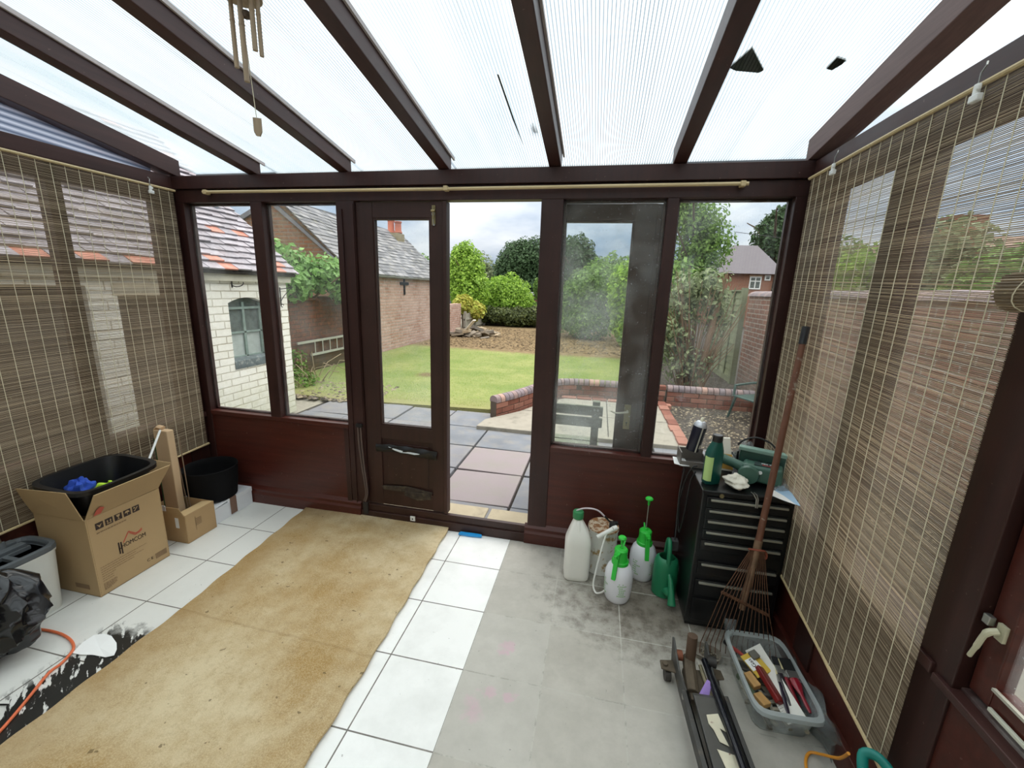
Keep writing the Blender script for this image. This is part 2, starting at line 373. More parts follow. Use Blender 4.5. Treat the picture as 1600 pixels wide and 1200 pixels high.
# ---------------------------------------------------------------- mesh helpers
class MB:
    def __init__(s): s.v = []; s.f = []; s.t = []; s.M = None
    def add(s, vs, fs, tone=.5):
        o = len(s.v)
        if s.M is not None: vs = [tuple(s.M @ Vector(p)) for p in vs]
        s.v += [tuple(p) for p in vs]; s.f += [tuple(i + o for i in f) for f in fs]; s.t += [tone] * len(fs); return s
    def box(s, x0, y0, z0, x1, y1, z1, tone=.5, M=None):
        vs = [(x0, y0, z0), (x1, y0, z0), (x1, y1, z0), (x0, y1, z0), (x0, y0, z1), (x1, y0, z1), (x1, y1, z1), (x0, y1, z1)]
        if M is not None: vs = [tuple(M @ Vector(p)) for p in vs]
        return s.add(vs, [(0, 3, 2, 1), (4, 5, 6, 7), (0, 1, 5, 4), (1, 2, 6, 5), (2, 3, 7, 6), (3, 0, 4, 7)], tone)
    def hexa(s, b, t, tone=.5):                        # bottom 4 and top 4 points
        return s.add(list(b) + list(t), [(0, 3, 2, 1), (4, 5, 6, 7), (0, 1, 5, 4), (1, 2, 6, 5), (2, 3, 7, 6), (3, 0, 4, 7)], tone)
    def prism(s, poly, d, tone=.5):                    # 3D polygon pushed along vector d
        n = len(poly); d = Vector(d); p2 = [tuple(Vector(p) + d) for p in poly]
        return s.add(list(poly) + p2, [tuple(range(n - 1, -1, -1)), tuple(range(n, 2 * n))] + [(i, (i + 1) % n, n + (i + 1) % n, n + i) for i in range(n)], tone)
    def tube(s, pts, r, n=8, cap=True, tone=.5, closed=False, flat=1.0):
        P = [Vector(p) for p in pts]; m = len(P)
        rr = r if hasattr(r, '__len__') else [r] * m
        up = None; vs = []
        for i in range(m):
            if closed: t = P[(i + 1) % m] - P[i - 1]
            else: t = P[min(i + 1, m - 1)] - P[max(i - 1, 0)]
            t = t.normalized() if t.length > 1e-9 else Vector((0, 0, 1))
            if up is None: up = Vector((0, 0, 1)) if abs(t.z) < .9 else Vector((1, 0, 0))
            a = t.cross(up); a = a.normalized() if a.length > 1e-6 else Vector((1, 0, 0)); b = a.cross(t).normalized(); up = b
            for k in range(n):
                an = 2 * PI * k / n
                vs.append(tuple(P[i] + (a * math.cos(an) + b * math.sin(an) * flat) * rr[i]))
        fs = []
        for i in range(m if closed else m - 1):
            j = (i + 1) % m
            fs += [(i * n + k, i * n + (k + 1) % n, j * n + (k + 1) % n, j * n + k) for k in range(n)]
        if cap and not closed: fs += [tuple(range(n - 1, -1, -1)), tuple((m - 1) * n + k for k in range(n))]
        return s.add(vs, fs, tone)
    def lathe(s, prof, n=28, c=(0, 0, 0), sx=1, sy=1, tone=.5, M=None, sq=0, cap=True):
        vs = []
        for r, z in prof:
            for k in range(n):
                a = 2 * PI * k / n; ca, sa = math.cos(a), math.sin(a)
                q = 1
                if sq: q = 1 / ((abs(ca) ** (2 + sq) + abs(sa) ** (2 + sq)) ** (1 / (2 + sq)))
                p = (r * ca * sx * q, r * sa * sy * q, z)
                if M is not None: p = tuple(M @ Vector(p))
                vs.append((p[0] + c[0], p[1] + c[1], p[2] + c[2]))
        m = len(prof)
        fs = [(i * n + k, i * n + (k + 1) % n, (i + 1) * n + (k + 1) % n, (i + 1) * n + k) for i in range(m - 1) for k in range(n)]
        if cap and prof[0][0] > 1e-6: fs.append(tuple(range(n - 1, -1, -1)))
        if cap and prof[-1][0] > 1e-6: fs.append(tuple((m - 1) * n + k for k in range(n)))
        return s.add(vs, fs, tone)
    def grid(s, fn, nu, nv, th=0, tone=.5):            # fn(u,v)->point ; th: thickness along averaged normal
        P = [[Vector(fn(i / nu, j / nv)) for j in range(nv + 1)] for i in range(nu + 1)]
        vs = [tuple(p) for r_ in P for p in r_]
        q = nv + 1
        fs = [(i * q + j, (i + 1) * q + j, (i + 1) * q + j + 1, i * q + j + 1) for i in range(nu) for j in range(nv)]
        if th:
            N = len(vs); vs2 = []
            for i in range(nu + 1):
                for j in range(nv + 1):
                    du = P[min(i + 1, nu)][j] - P[max(i - 1, 0)][j]; dv = P[i][min(j + 1, nv)] - P[i][max(j - 1, 0)]
                    nn = du.cross(dv); nn = nn.normalized() if nn.length > 1e-12 else Vector((0, 0, 1))
                    vs2.append(tuple(P[i][j] - nn * th))
            f2 = [tuple(k + N for k in reversed(f)) for f in fs]
            ring = [i * q for i in range(nu + 1)] + [nu * q + j for j in range(1, nv + 1)] + [i * q + nv for i in range(nu - 1, -1, -1)] + [j for j in range(nv - 1, 0, -1)]
            L = len(ring)
            side = [(ring[(k + 1) % L], ring[k], ring[k] + N, ring[(k + 1) % L] + N) for k in range(L)]
            vs = vs + vs2; fs = fs + f2 + side
        return s.add(vs, fs, tone)
    def build(s, name, mat, parent=None, smooth=False, bevel=0, seg=2, subsurf=0, merge=False):
        me = bpy.data.meshes.new(name)
        me.from_pydata(s.v, [], s.f)
        at = me.attributes.new('tone', 'FLOAT', 'FACE'); at.data.foreach_set('value', [float(t) for t in s.t])
        me.materials.append(mat)
        me.validate(); me.update()
        o = bpy.data.objects.new(name, me); COL.objects.link(o)
        if parent is not None: o.parent = parent
        if smooth:
            me.polygons.foreach_set('use_smooth', [True] * len(me.polygons))
            me.set_sharp_from_angle(angle=R(40))
        if bevel:
            b = o.modifiers.new('bevel', 'BEVEL'); b.width = bevel; b.segments = seg; b.limit_method = 'ANGLE'; b.angle_limit = R(40)
        if subsurf:
            b = o.modifiers.new('sub', 'SUBSURF'); b.levels = b.render_levels = subsurf
        return o
def tag(o, label=None, cat=None, group=None, kind=None):
    if label: o['label'] = label
    if cat: o['category'] = cat
    if group: o['group'] = group
    if kind: o['kind'] = kind
    return o
def root(name, loc=(0, 0, 0), rz=0, label=None, cat=None, group=None, kind=None, rot=None):
    o = bpy.data.objects.new(name, None); COL.objects.link(o); o.empty_display_size = .05
    o.location = loc; o.rotation_euler = rot if rot else (0, 0, rz)
    return tag(o, label, cat, group, kind)
def copy_tree(o, parent=None):
    c = o.copy(); COL.objects.link(c)
    if parent is not None: c.parent = parent
    for ch in [q for q in bpy.data.objects if q.parent == o]: copy_tree(ch, c)
    return c
def text(name, body, size, M, mat, parent, ext=.0004, align='CENTER', sx=1):
    cu = bpy.data.curves.new('lettering', 'FONT'); cu.body = body; cu.size = size; cu.align_x = align; cu.align_y = 'CENTER'; cu.extrude = ext
    t = bpy.data.objects.new('lettering', cu); COL.objects.link(t)
    dg = bpy.context.evaluated_depsgraph_get()
    me = bpy.data.meshes.new_from_object(t.evaluated_get(dg))
    bpy.data.objects.remove(t); bpy.data.curves.remove(cu)
    me.transform(M @ Matrix.Diagonal((sx, 1, 1, 1)))
    me.materials.clear(); me.materials.append(mat)
    o = bpy.data.objects.new(name, me); COL.objects.link(o); o.parent = parent
    return o
def frameM(o, xdir, ydir):                              # matrix for lettering: local x,y axes in space
    X = Vector(xdir).normalized(); Y = Vector(ydir).normalized(); Z = X.cross(Y)
    return Matrix(((X.x, Y.x, Z.x, o[0]), (X.y, Y.y, Z.y, o[1]), (X.z, Y.z, Z.z, o[2]), (0, 0, 0, 1)))
def bez(p0, p1, p2, p3, n=12):
    P = [Vector(p) for p in (p0, p1, p2, p3)]
    return [tuple(P[0] * (1 - t) ** 3 + P[1] * 3 * t * (1 - t) ** 2 + P[2] * 3 * t * t * (1 - t) + P[3] * t ** 3) for t in [i / n for i in range(n + 1)]]
def spline(pts, n=6):
    P = [Vector(p) for p in pts]; out = []
    for i in range(len(P) - 1):
        a, b, c, d = P[max(i - 1, 0)], P[i], P[i + 1], P[min(i + 2, len(P) - 1)]
        for k in range(n):
            t = k / n
            out.append(tuple(.5 * ((2 * b) + (c - a) * t + (2 * a - 5 * b + 4 * c - d) * t * t + (3 * b - a - 3 * c + d) * t ** 3)))
    out.append(tuple(P[-1])); return out
def foliage(name, blobs, n, size, mat, parent=None, seed=1, inner=True, drop=.15, aspect=1.7, kind=None, shell=(.72, 1.08)):
    rg = np.random.RandomState(seed)
    B = np.array(blobs, float)                          # x y z rx ry rz
    wts = (B[:, 3] * B[:, 4] + B[:, 5] * B[:, 4] + B[:, 3] * B[:, 5]); wts /= wts.sum()
    idx = rg.choice(len(B), n, p=wts); b = B[idx]
    d = rg.normal(size=(n, 3)); d /= np.linalg.norm(d, axis=1)[:, None]
    rad = rg.uniform(shell[0], shell[1], n) * (1 + .10 * np.sin(d[:, 0] * 7 + b[:, 0]) * np.cos(d[:, 2] * 6 + b[:, 1]))
    c = b[:, :3] + d * b[:, 3:] * rad[:, None]
    nr = d + rg.normal(size=(n, 3)) * .55 + np.array([0, 0, .25]); nr /= np.linalg.norm(nr, axis=1)[:, None]
    tt = rg.normal(size=(n, 3)); t1 = np.cross(nr, tt); t1 /= np.linalg.norm(t1, axis=1)[:, None]; t2 = np.cross(nr, t1)
    s = size * rg.uniform(.6, 1.3, n)[:, None]
    a0 = c - t1 * s * aspect / 2; a2 = c + t1 * s * aspect / 2 - nr * s * drop
    a1 = c + t2 * s / 2 + nr * s * .12; a3 = c - t2 * s / 2 + nr * s * .12
    V = np.stack([a0, a1, a2, a3], 1).reshape(-1, 3)
    m = MB(); m.v = [tuple(p) for p in V]; m.f = [(4 * i, 4 * i + 1, 4 * i + 2, 4 * i + 3) for i in range(n)]
    m.t = list(rg.uniform(0, 1, n))
    if inner:
        for q in blobs:
            bm = bmesh.new(); bmesh.ops.create_icosphere(bm, subdivisions=2, radius=1)
            vs = [(q[0] + v.co.x * q[3] * .66 * (1 + .15 * math.sin(v.co.y * 9)), q[1] + v.co.y * q[4] * .66, q[2] + v.co.z * q[5] * .66 * (1 + .15 * math.sin(v.co.x * 8))) for v in bm.verts]
            fs = [tuple(v.index for v in f.verts) for f in bm.faces]; bm.free()
            m.add(vs, fs, .15)
    o = m.build(name, mat, parent)
    if kind: o['kind'] = kind
    return o
def rblobs(c, ext, n, r, seed, zflat=1):
    q = random.Random(seed); out = []
    for i in range(n):
        k = q.uniform(.7, 1.25) * r
        out.append((c[0] + q.uniform(-1, 1) * ext[0], c[1] + q.uniform(-1, 1) * ext[1], c[2] + q.uniform(-1, 1) * ext[2], k, k, k * zflat))
    return out

# ================================================================ SETTING: the lean-to room
G0 = -.03                                              # level of the garden path
XL, XR = -2.70, .93                                    # inner faces of the side walls
YB = -1.3                                              # back wall (the house)
fl = MB().box(XL - .1, YB, -.12, XR + .1, D + .02, 0); tag(fl.build('floor', FLOOR), kind='structure')
def roofz(y): return 2.2 + .17 * (D - y)

wf = root('wall_far', kind='structure')
MB().box(XL - .03, D - .015, 2.122, XR + .05, D + .09, 2.198).build('head_beam', W_DARK, wf, bevel=.003)
MB().box(XL - .03, D + .004, 2.045, XR + .05, D + .075, 2.121).build('lower_rail', W_DARK, wf, bevel=.003)
def post(x0, x1, z0=.0, z1=2.045, y0=D + .004, y1=D + .075, par=wf, mat=W_DARK, nm='post'):
    return MB().box(x0, y0, z0, x1, y1, z1).build(nm, mat, par, bevel=.003)
post(XL - .03, -2.65); post(-2.156, -2.076, .667); post(-1.568, -1.450, .0)
post(-.344, -.226); post(.298, .354, .656); post(.877, XR + .05)
MB().box(-1.532, D - .004, .0, -1.526, D + .006, 2.0).box(-1.470, D - .004, .12, -1.452, D + .05, 2.03).build('door_stop', W_DARK, wf)
for (a, b, zt) in ((-2.65, -1.568, .667), (-.226, .877, .656)):
    MB().box(a, D + .002, zt - .03, b, D + .085, zt).build('sill', W_RED, wf, bevel=.003)
    MB().box(a, D + .012, .0, b, D + .05, zt - .03).build('dado_panel', W_RED, wf)
MB().box(-1.60, D + .0, .1, -1.568, D + .014, .64).build('cover_strip', W_DARK, wf)
def skirt(a, b):
    p = [(a, D + .014, 0), (a, D - .014, 0), (a, D - .014, .07), (a, D - .004, .085), (a, D - .008, .105), (a, D + .014, .13)]
    return MB().prism(p, (b - a, 0, 0))
tag(skirt(-2.66, -1.50).build('baseboard_far_left', W_RED, bevel=.002), kind='structure')
tag(skirt(-.36, .89).build('baseboard_far_right', W_RED, bevel=.002), kind='structure')
thr = MB().box(-1.50, D - .005, -.05, -.345, D + .075, .060).box(-1.50, D + .006, .060, -.345, D + .034, .108)
tag(thr.build('trim_1', W_LEAF, bevel=.004), kind='structure')
# panes of the far wall
def pane(name, x0, x1, z0, z1, y=D + .045, mat=GLASS, bead=True, kind='structure'):
    r = root(name, kind=kind)
    MB().box(x0 - .004, y, z0 - .004, x1 + .004, y + .004, z1 + .004).build('glass_pane', mat, r)
    if bead:
        m = MB(); t = .012
        m.box(x0, y + .006, z0, x0 + t, y + .028, z1).box(x1 - t, y + .006, z0, x1, y + .028, z1).box(x0, y + .006, z0, x1, y + .028, z0 + t).box(x0, y + .006, z1 - t, x1, y + .028, z1)
        m.build('glazing_bead', W_DARK, r)
    return r
pane('window_1', -2.65, -2.156, .667, 2.045)
pane('window_2', -2.076, -1.568, .667, 2.045)
pane('window_3', -.226, .298, .656, 2.045, mat=GLASS_D)
pane('window_4', .354, .877, .656, 2.045)

# ---- the two door leaves
def leaf(name, W, H, stile, top, gl0, lock, hide=False):
    """door leaf standing in the local xz plane, hinge at x=0, z from 0 to H"""
    r = root(name, kind='structure')
    t = .042; m = MB()
    m.box(0, 0, 0, stile, t, H).box(W - stile, 0, 0, W, t, H)
    m.box(stile, .002, H - top, W - stile, t - .002, H).box(stile, .002, gl0 - .09, W - stile, t - .002, gl0)
    m.box(stile, .002, 0, W - stile, t - .002, .11)
    m.build('door_frame', W_LEAF, r, bevel=.002)
    p = MB().box(stile - .004, .014, .105, W - stile + .004, t - .014, gl0 - .085)
    p.box(stile + .035, .009, .15, W - stile - .035, .016, gl0 - .125)
    p.build('door_panel', W_LEAF, r, bevel=.003)
    MB().box(stile - .004, .019, gl0 - .004, W - stile + .004, .023, H - top + .004).build('glass_pane', GLASS, r)
    b = MB(); q = .01
    for yy in (.006, .024):
        b.box(stile, yy, gl0, stile + q, yy + .012, H - top).box(W - stile - q, yy, gl0, W - stile, yy + .012, H - top)
        b.box(stile + q, yy, gl0, W - stile - q, yy + .012, gl0 + q).box(stile + q, yy, H - top - q, W - stile - q, yy + .012, H - top)
    b.build('glazing_bead', W_LEAF, r)
    return r
d1 = leaf('door_1', .568, 1.925, .104, .085, .566, False)
d1.location = (-1.446, D + .018, .115)
MB().box(.545, -.016, .0, .568, .0, 1.925).build('meeting_strip', W_LEAF, d1, bevel=.003)
BRASS = mk('tarnished_brass', '#9b8f6a', .4, .8, var=.2)
STEEL = mk('dull_steel', '#a9a9a4', .35, .9, var=.15)
bt = MB(); bt.box(.478, -.006, 1.80, .498, 0, 1.905); bt.tube([(.488, -.012, 1.83), (.488, -.012, 1.90)], .004, 6); bt.tube([(.476, -.014, 1.875), (.5, -.014, 1.875)], .006, 6)
bt.build('door_bolt', BRASS, d1, smooth=True)
kk = MB(); kk.tube([(.488, -.012, 1.868), (.488, -.012, 1.795)], .0022, 6); kk.tube([(.488 + .008 * math.cos(a), -.012, 1.858 + .008 * math.sin(a)) for a in np.linspace(0, 2 * PI, 11)[:-1]], .002, 5, closed=True)
kk.box(.488, -.0135, 1.795, .498, -.0105, 1.805); kk.build('key', STEEL, d1, smooth=True)
# rotten bottom rail pieces and a torn letter slot covered with tape
ROT = mk('rotten_timber', '#3a3026', .9, var=.5, scale=22, bump=1, bscale=50, dirt='#6a6048', dscale=18)
m = MB()
m.prism([(.10, -.004, .135), (.28, -.004, .15), (.46, -.004, .128), (.45, -.004, .105), (.30, -.004, .112), (.11, -.004, .11)], (0, .012, 0))
m.prism([(.27, -.010, .118), (.44, -.010, .122), (.45, -.010, .085), (.36, -.010, .062), (.26, -.010, .09)], (0, .014, 0))
m.build('rotten_rail_patch', ROT, d1, bevel=.001)
BLACKTAPE = mk('black_tape', '#141415', .32, var=.2, bump=.3, bscale=30)
WHITEPL = mk('white_plastic', '#e9ebe8', .4, var=.04)
m = MB()
def tapefn(u, v):
    x = .072 + .425 * u; z = .435 - .012 * u - .055 * v + .012 * math.sin(u * 5) * v * (1 - u)
    return (x, -.006 - .010 * math.sin(v * PI) - .004 * math.sin(u * 23 + v * 5), z + .008 * math.sin(u * PI))
m.grid(tapefn, 24, 6, .003); m.build('letter_slot_tape', BLACKTAPE, d1, smooth=True)
m = MB(); m.prism([(.165, -.021, .428), (.235, -.021, .414), (.285, -.021, .409), (.345, -.021, .404), (.40, -.021, .402), (.345, -.021, .393), (.30, -.021, .397), (.25, -.021, .398), (.21, -.021, .408)], (0, .004, 0))
m.build('letter_slot_tear', mk('bright_letter_slot', '#dfe6ea', .5), d1)
# open leaf, folded right back outside behind the glass
d2 = leaf('door_2', .60, 1.925, .112, .085, .52, True)
d2.location = (-.335, D + .105, .115); d2.rotation_euler = (0, 0, R(.6))
MB().box(.60, .006, 0, .632, .030, 1.925).build('rebate_strip', W_DARK, d2, bevel=.003)
m = MB(); m.box(.525, -.006, .665, .563, 0, .815); m.build('lock_plate', BRASS, d2, bevel=.002)
m = MB(); m.tube([(.543, -.004, .778), (.543, -.035, .778), (.53, -.042, .778), (.50, -.042, .772), (.47, -.042, .770), (.445, -.040, .780)], [.006, .006, .006, .0055, .005, .004], 8)
m.build('lever_handle', mk('worn_pale_lever', '#d8d3c2', .35, .3, var=.1), d2, smooth=True)
m = MB(); m.tube([(.544, -.0065, .705), (.544, -.0085, .705)], .005, 10); m.box(.5425, -.0085, .685, .5455, -.0062, .704); m.build('keyhole', mk('keyhole_black', '#0a0a0a', .8), d2)

# ---- left side wall
wl = root('wall_left', kind='structure')
MB().box(XL - .08, YB, 2.125, XL, D + .0, 2.196).build('head_beam', W_Y, wl, bevel=.003)
def yposts(par, xs, ys, z0, z1, nm='post', mat=W_DARK):
    for a, b in ys: MB().box(xs[0], a, z0, xs[1], b, z1).build(nm, mat, par, bevel=.003)
yposts(wl, (XL - .07, XL), ((-1.3, -1.22), (-.02, .06), (.55, .63), (1.12, 1.19), (1.69, 1.755), (2.215, D)), 0, 2.125)
MB().box(XL - .07, YB, 2.03, XL, D - .005, 2.126).build('upper_rail', W_Y, wl)
MB().box(XL - .09, YB, .62, XL + .015, D, .655).build('sill', W_Y, wl, bevel=.003)
MB().box(XL - .05, YB, 0, XL - .01, D, .62).build('dado_panel', W_RED, wl)
# ---- right side wall, with the casement near the camera
wr = root('wall_right', kind='structure')
MB().box(XR, YB, 2.125, XR + .08, D, 2.196).build('head_beam', W_Y, wr, bevel=.003)
yposts(wr, (XR, XR + .07), ((2.135, D), (1.604, 1.734), (1.055, 1.17), (-.02, .10), (-1.3, -1.2)), 0, 2.125)
MB().box(XR + .002, 1.17, 2.03, XR + .07, D - .005, 2.126).build('upper_rail', W_Y, wr)
MB().box(XR + .002, YB, 2.03, XR + .07, 1.055, 2.126).build('upper_rail', W_Y, wr)
MB().box(XR - .01, 1.11, .62, XR + .09, D, .655).build('sill', W_Y, wr, bevel=.003)
MB().box(XR - .012, .0, .615, XR + .03, 1.10, .637).build('dado_cap', W_Y, wr, bevel=.003)
DUSTY = mk('dusty_sill_timber', '#4a3431', .7, var=.3, scale=7, dirt='#8b8580', dirtlo=.4, dirthi=.7, dscale=6)
MB().box(XR + .02, YB, .60, XR + .11, 1.06, .645).build('dusty_sill', DUSTY, wr, bevel=.003)
MB().box(XR + .008, YB, 0, XR + .05, D, .62).build('dado_panel', W_RED, wr)
MB().box(XR - .012, YB, 0, XR + .01, D - .02, .10).build('skirting', W_RED, wr, bevel=.003)
# side panes
def ypane(name, x, y0, y1, z0, z1, mat=GLASS):
    o = MB().box(x, y0 - .004, z0, x + .004, y1 + .004, z1).build(name, mat); tag(o, kind='structure')
k = 5
for a, b in ((1.755, 2.215), (1.19, 1.69), (.63, 1.12), (.06, .55)):
    ypane('window_%d' % k, XL - .04, a, b, .655, 2.03); k += 1
for a, b in ((1.734, 2.135), (1.17, 1.604)):
    ypane('window_%d' % k, XR + .035, a, b, .655, 2.03); k += 1
# casement window in front of the camera's right
cs = root('window_%d' % k, kind='structure'); k += 1
m = MB(); xa, xb = XR + .028, XR + .068
m.box(xa, .995, .655, xb, 1.05, 2.025).box(xa, .105, .655, xb, .16, 2.025).box(xa, .16, .655, xb, .995, .705).box(xa, .16, 1.975, xb, .995, 2.025)
m.build('casement_frame', W_RED, cs, bevel=.003)
MB().box(XR + .045, .15, .70, XR + .049, 1.0, 1.98).build('glass_pane', GLASS_D, cs)
MB().box(XR + .022, .16, .704, XR + .030, .995, .711).build('pale_bead', mk('pale_glazing_putty', '#b9b5a6', .7), cs)
OLDWHITE = mk('aged_white_handle', '#c6c2a4', .4, var=.15)
m = MB(); m.box(XR + .020, 1.004, .822, XR + .030, 1.024, .862); m.tube(spline([(XR + .016, 1.014, .845), (XR - .001, 1.018, .833), (XR - .004, 1.026, .790), (XR - .001, 1.038, .752)], 5), [.0075] * 6 + [.006] * 5 + [.0048] * 5, 8)
m.build('casement_handle', OLDWHITE, cs, smooth=True)
m = MB(); m.box(XR + .016, .62, .658, XR + .024, .985, .668); m.build('casement_stay', mk('cream_stay', '#d3d4c2', .45), cs, bevel=.002)
m = MB(); m.box(XR + .006, 1.028, .845, XR + .02, 1.046, .868); m.build('keeper_plate', STEEL, cs, bevel=.002)
# gable triangles
for nm, xg in (('left', XL - .045), ('right', XR + .035)):
    y1, y0 = D - .1, YB
    tri = [(xg, y1, 2.19), (xg, y0, 2.19), (xg, y0, roofz(y0) + .03), (xg, y1, roofz(y1) + .02)]
    o = MB().prism(tri, (.004, 0, 0)).build('window_%d' % k, GABLE if nm == 'left' else GLASS); tag(o, kind='structure'); k += 1
# back wall of the house
bw = MB().box(XL - .1, YB - .12, 0, XR + .1, YB, roofz(YB) + .1); tag(bw.build('wall_back', mk('cream_render', '#cfc8b8', .9, var=.05)), kind='structure')

# ---- ceiling: rafters and ribbed sheets
ce = root('ceiling', kind='structure')
def rafter(x0, x1, h=.085, y0=YB, y1=D + .03, lift=0, mat=W_Y):
    b = [(x0, y0, roofz(y0) + lift), (x1, y0, roofz(y0) + lift), (x1, y1, roofz(y1) + lift), (x0, y1, roofz(y1) + lift)]
    return MB().hexa(b, [(p[0], p[1], p[2] + h) for p in b])
RX = [-2.11, -1.50, -.89, -.28, .335]
for xx in RX:
    rafter(xx - .032, xx + .032).build('rafter', W_Y, ce, bevel=.003)
PALE = mk('pale_glazing_bar', '#b9b0ae', .5, var=.1)
for xx in RX:
    rafter(xx + .033, xx + .042, .016, lift=.07, y1=D + .06).build('glazing_strip', PALE, ce)
rafter(XL - .07, XL + .03, .10, lift=.002).build('gable_rafter', W_Y, ce, bevel=.003)
rafter(XR - .03, XR + .06, .10, lift=.002).build('gable_rafter', mk('weathered_grey_timber', '#6a5450', .6, var=.15, scale=5, stretch=(20, 1, 20), bump=.2), ce, bevel=.003)
edges = [XL - .06] + RX + [XR + .05]
for i in range(6):
    a, b = edges[i] + .004, edges[i + 1] - .004
    rafter(a, b, .010, y0=YB, y1=D + .22, lift=.087 if i not in (0, 5) else .104).build('roof_sheet', POLY, ce)
MB().box(XL - .06, D + .215, roofz(D) + .03, XR + .06, D + .29, roofz(D) + .07).build('gutter', mk('gutter_grey', '#55565a', .5), ce, bevel=.01)
# debris lying on the sheets
DEB = mk('roof_debris', '#3c4438', .9, var=.5, scale=30)
def roofpt(x, y, dz=.1): return (x, y, roofz(y) + dz)
def debris(name, pts, th, label, cat, group=None, mat=DEB):
    m = MB(); P = [roofpt(x, y, .104 if th > 0 else .0865) for x, y in pts]
    m.prism(P, (0, 0, th)); o = m.build(name, mat); return tag(o, label, cat, group)
debris('fallen_leaf', [(.400, 1.862), (.445, 1.77), (.524, 1.887), (.511, 1.899), (.427, 1.880)], .006, 'large dark triangular fallen leaf lying on the plastic roof beside the right rafter', 'leaf')
debris('fallen_leaf', [(.735, 1.900), (.741, 1.845), (.779, 1.864), (.775, 1.882), (.758, 1.910)], .006, 'small dark curled leaf on the plastic roof near the right gable', 'leaf')
debris('fallen_leaf', [(-.385, 2.165), (-.368, 2.165), (-.358, 2.237), (-.380, 2.230)], .008, 'tiny dark leaf scrap on the roof beside the middle rafter', 'leaf')
debris('moss_strand', [(-.456, 1.784), (-.450, 1.785), (-.448, 1.95), (-.444, 2.30), (-.453, 2.08)], -.003, 'thin dark strand of moss along a rib of the middle roof sheet', 'moss')
# ================================================================ OUTDOORS
def slabs_path():
    """flagged path outside the door"""
    m = MB(); q = random.Random(3)
    xs = [-3.60, -2.99, -2.38, -1.77, -1.165, -.55, .06, .67, 1.28]; ys = [2.45, 2.80, 3.36, 3.92, 4.52, 5.12]
    for i in range(len(xs) - 1):
        for j in range(len(ys) - 1):
            a, b, c, d = xs[i] + .010, xs[i + 1] - .010, ys[j] + .010, ys[j + 1] - .010
            if j == 4 and i >= 4: continue
            z = G0 + q.uniform(-.004, .004); t = [q.uniform(-.005, .005) for _ in range(4)]
            tone = .9 if (i, j) in ((4, 2), (4, 1)) else q.uniform(0, .35)
            m.hexa([(a, c, z - .05), (b, c, z - .05), (b, d, z - .05), (a, d, z - .05)], [(a, c, z + t[0]), (b, c, z + t[1]), (b, d, z + t[2]), (a, d, z + t[3])], tone)
    return m
tag(slabs_path().build('paved_path', PAVER, bevel=.006), kind='structure')
m = MB()
for a, b in ((-2.2, -1.30), (-1.29, -.68), (-.67, .2), (.21, 1.0)): m.box(a, D + .080, G0 - .05, b - .012, 2.735, G0 + .010)
tag(m.build('doorstep_paving', PAVER_Y, bevel=.006), kind='structure')
tag(MB().box(-7, 2.3, -.30, 30, 60, G0 - .035).build('ground_soil', GAPS), kind='structure')
tag(MB().box(-12, -6, -.30, -3.70, 60, G0 - .03).box(2.6, -6, -.30, 30, 2.31, G0 - .03).box(-3.7, -6, -.3, XL - .1, 2.3, G0 - .02).box(XR + .1, -6, -.3, 2.6, 2.3, G0 - .02).build('side_yard_ground', CONC), kind='structure')
# raised concrete patio with brick edging
m = MB()
m.prism([(-1.30, 4.45, G0 - .04), (1.02, 4.42, G0 - .04), (1.02, 6.15, G0 - .04), (-.30, 6.15, G0 - .04), (-.62, 5.85, G0 - .04), (-.92, 5.2, G0 - .04), (-1.27, 4.72, G0 - .04)], (0, 0, .085))
tag(m.build('patio_slab', CONC, bevel=.008), kind='structure')
m = MB()
for (x0, y0, x1, y1) in ((-.50, 5.25, -.49, 6.1), (.2, 4.5, .212, 6.1), (-.9, 5.24, 1.0, 5.25)): m.box(x0, y0, G0 + .03, x1, y1, G0 + .0462)
tag(m.build('patio_joint', GAPS), kind='structure')
q = random.Random(5)
m = MB()
for i in range(8): m.box(.93 + q.uniform(-.01, .01), 4.45 + i * .225, G0 - .02, 1.05, 4.45 + i * .225 + .212, G0 + .062 + q.uniform(0, .01), q.random())
for i in range(7): m.box(-.45 + i * .225, 6.05, G0 - .02, -.45 + i * .225 + .213, 6.17, G0 + .062, q.random())
e_ = m.build('brick_edging', BRICKS, bevel=.006); tag(e_, 'single course of flat red bricks edging the concrete patio beside the soil bed', 'edging')
tag(MB().prism([(1.06, 2.5, G0 - .05), (2.5, 2.5, G0 - .05), (2.5, 6.3, G0 - .05), (1.06, 6.3, G0 - .05)], (0, 0, .05)).box(1.0, 6.55, G0 - .03, 2.6, 16, G0 + .05).build('soil_bed', SOIL), kind='structure')
def clods(n, seed, box, r0, r1, z):
    q = random.Random(seed); m = MB()
    for i in range(n):
        x = q.uniform(box[0], box[1]); y = q.uniform(box[2], box[3]); r = q.uniform(r0, r1)
        a = [(x + r * math.cos(t + q.uniform(-.3, .3)), y + r * math.sin(t), z + q.uniform(0, r * .4)) for t in (0, 1.25, 2.5, 3.8, 5.0)]
        b = [(x + (p[0] - x) * .45, y + (p[1] - y) * .45, z + r * q.uniform(.4, .9)) for p in a]
        t = q.random(); m.add(a + b, [(4, 3, 2, 1, 0), (5, 6, 7, 8, 9)] + [(k, (k + 1) % 5, 5 + (k + 1) % 5, 5 + k) for k in range(5)], t)
    return m
LITTER = mk('pale_leaf_litter', '#4d443a', .9, var=.4, base2='#9a8f78', tone=.4)
tag(clods(2600, 4, (1.07, 2.45, 3.0, 6.28), .004, .020, G0 - .002).build('soil_litter', LITTER), 'scattered stones, bark and leaf litter over the dark soil bed behind the glass', 'litter', kind='stuff')
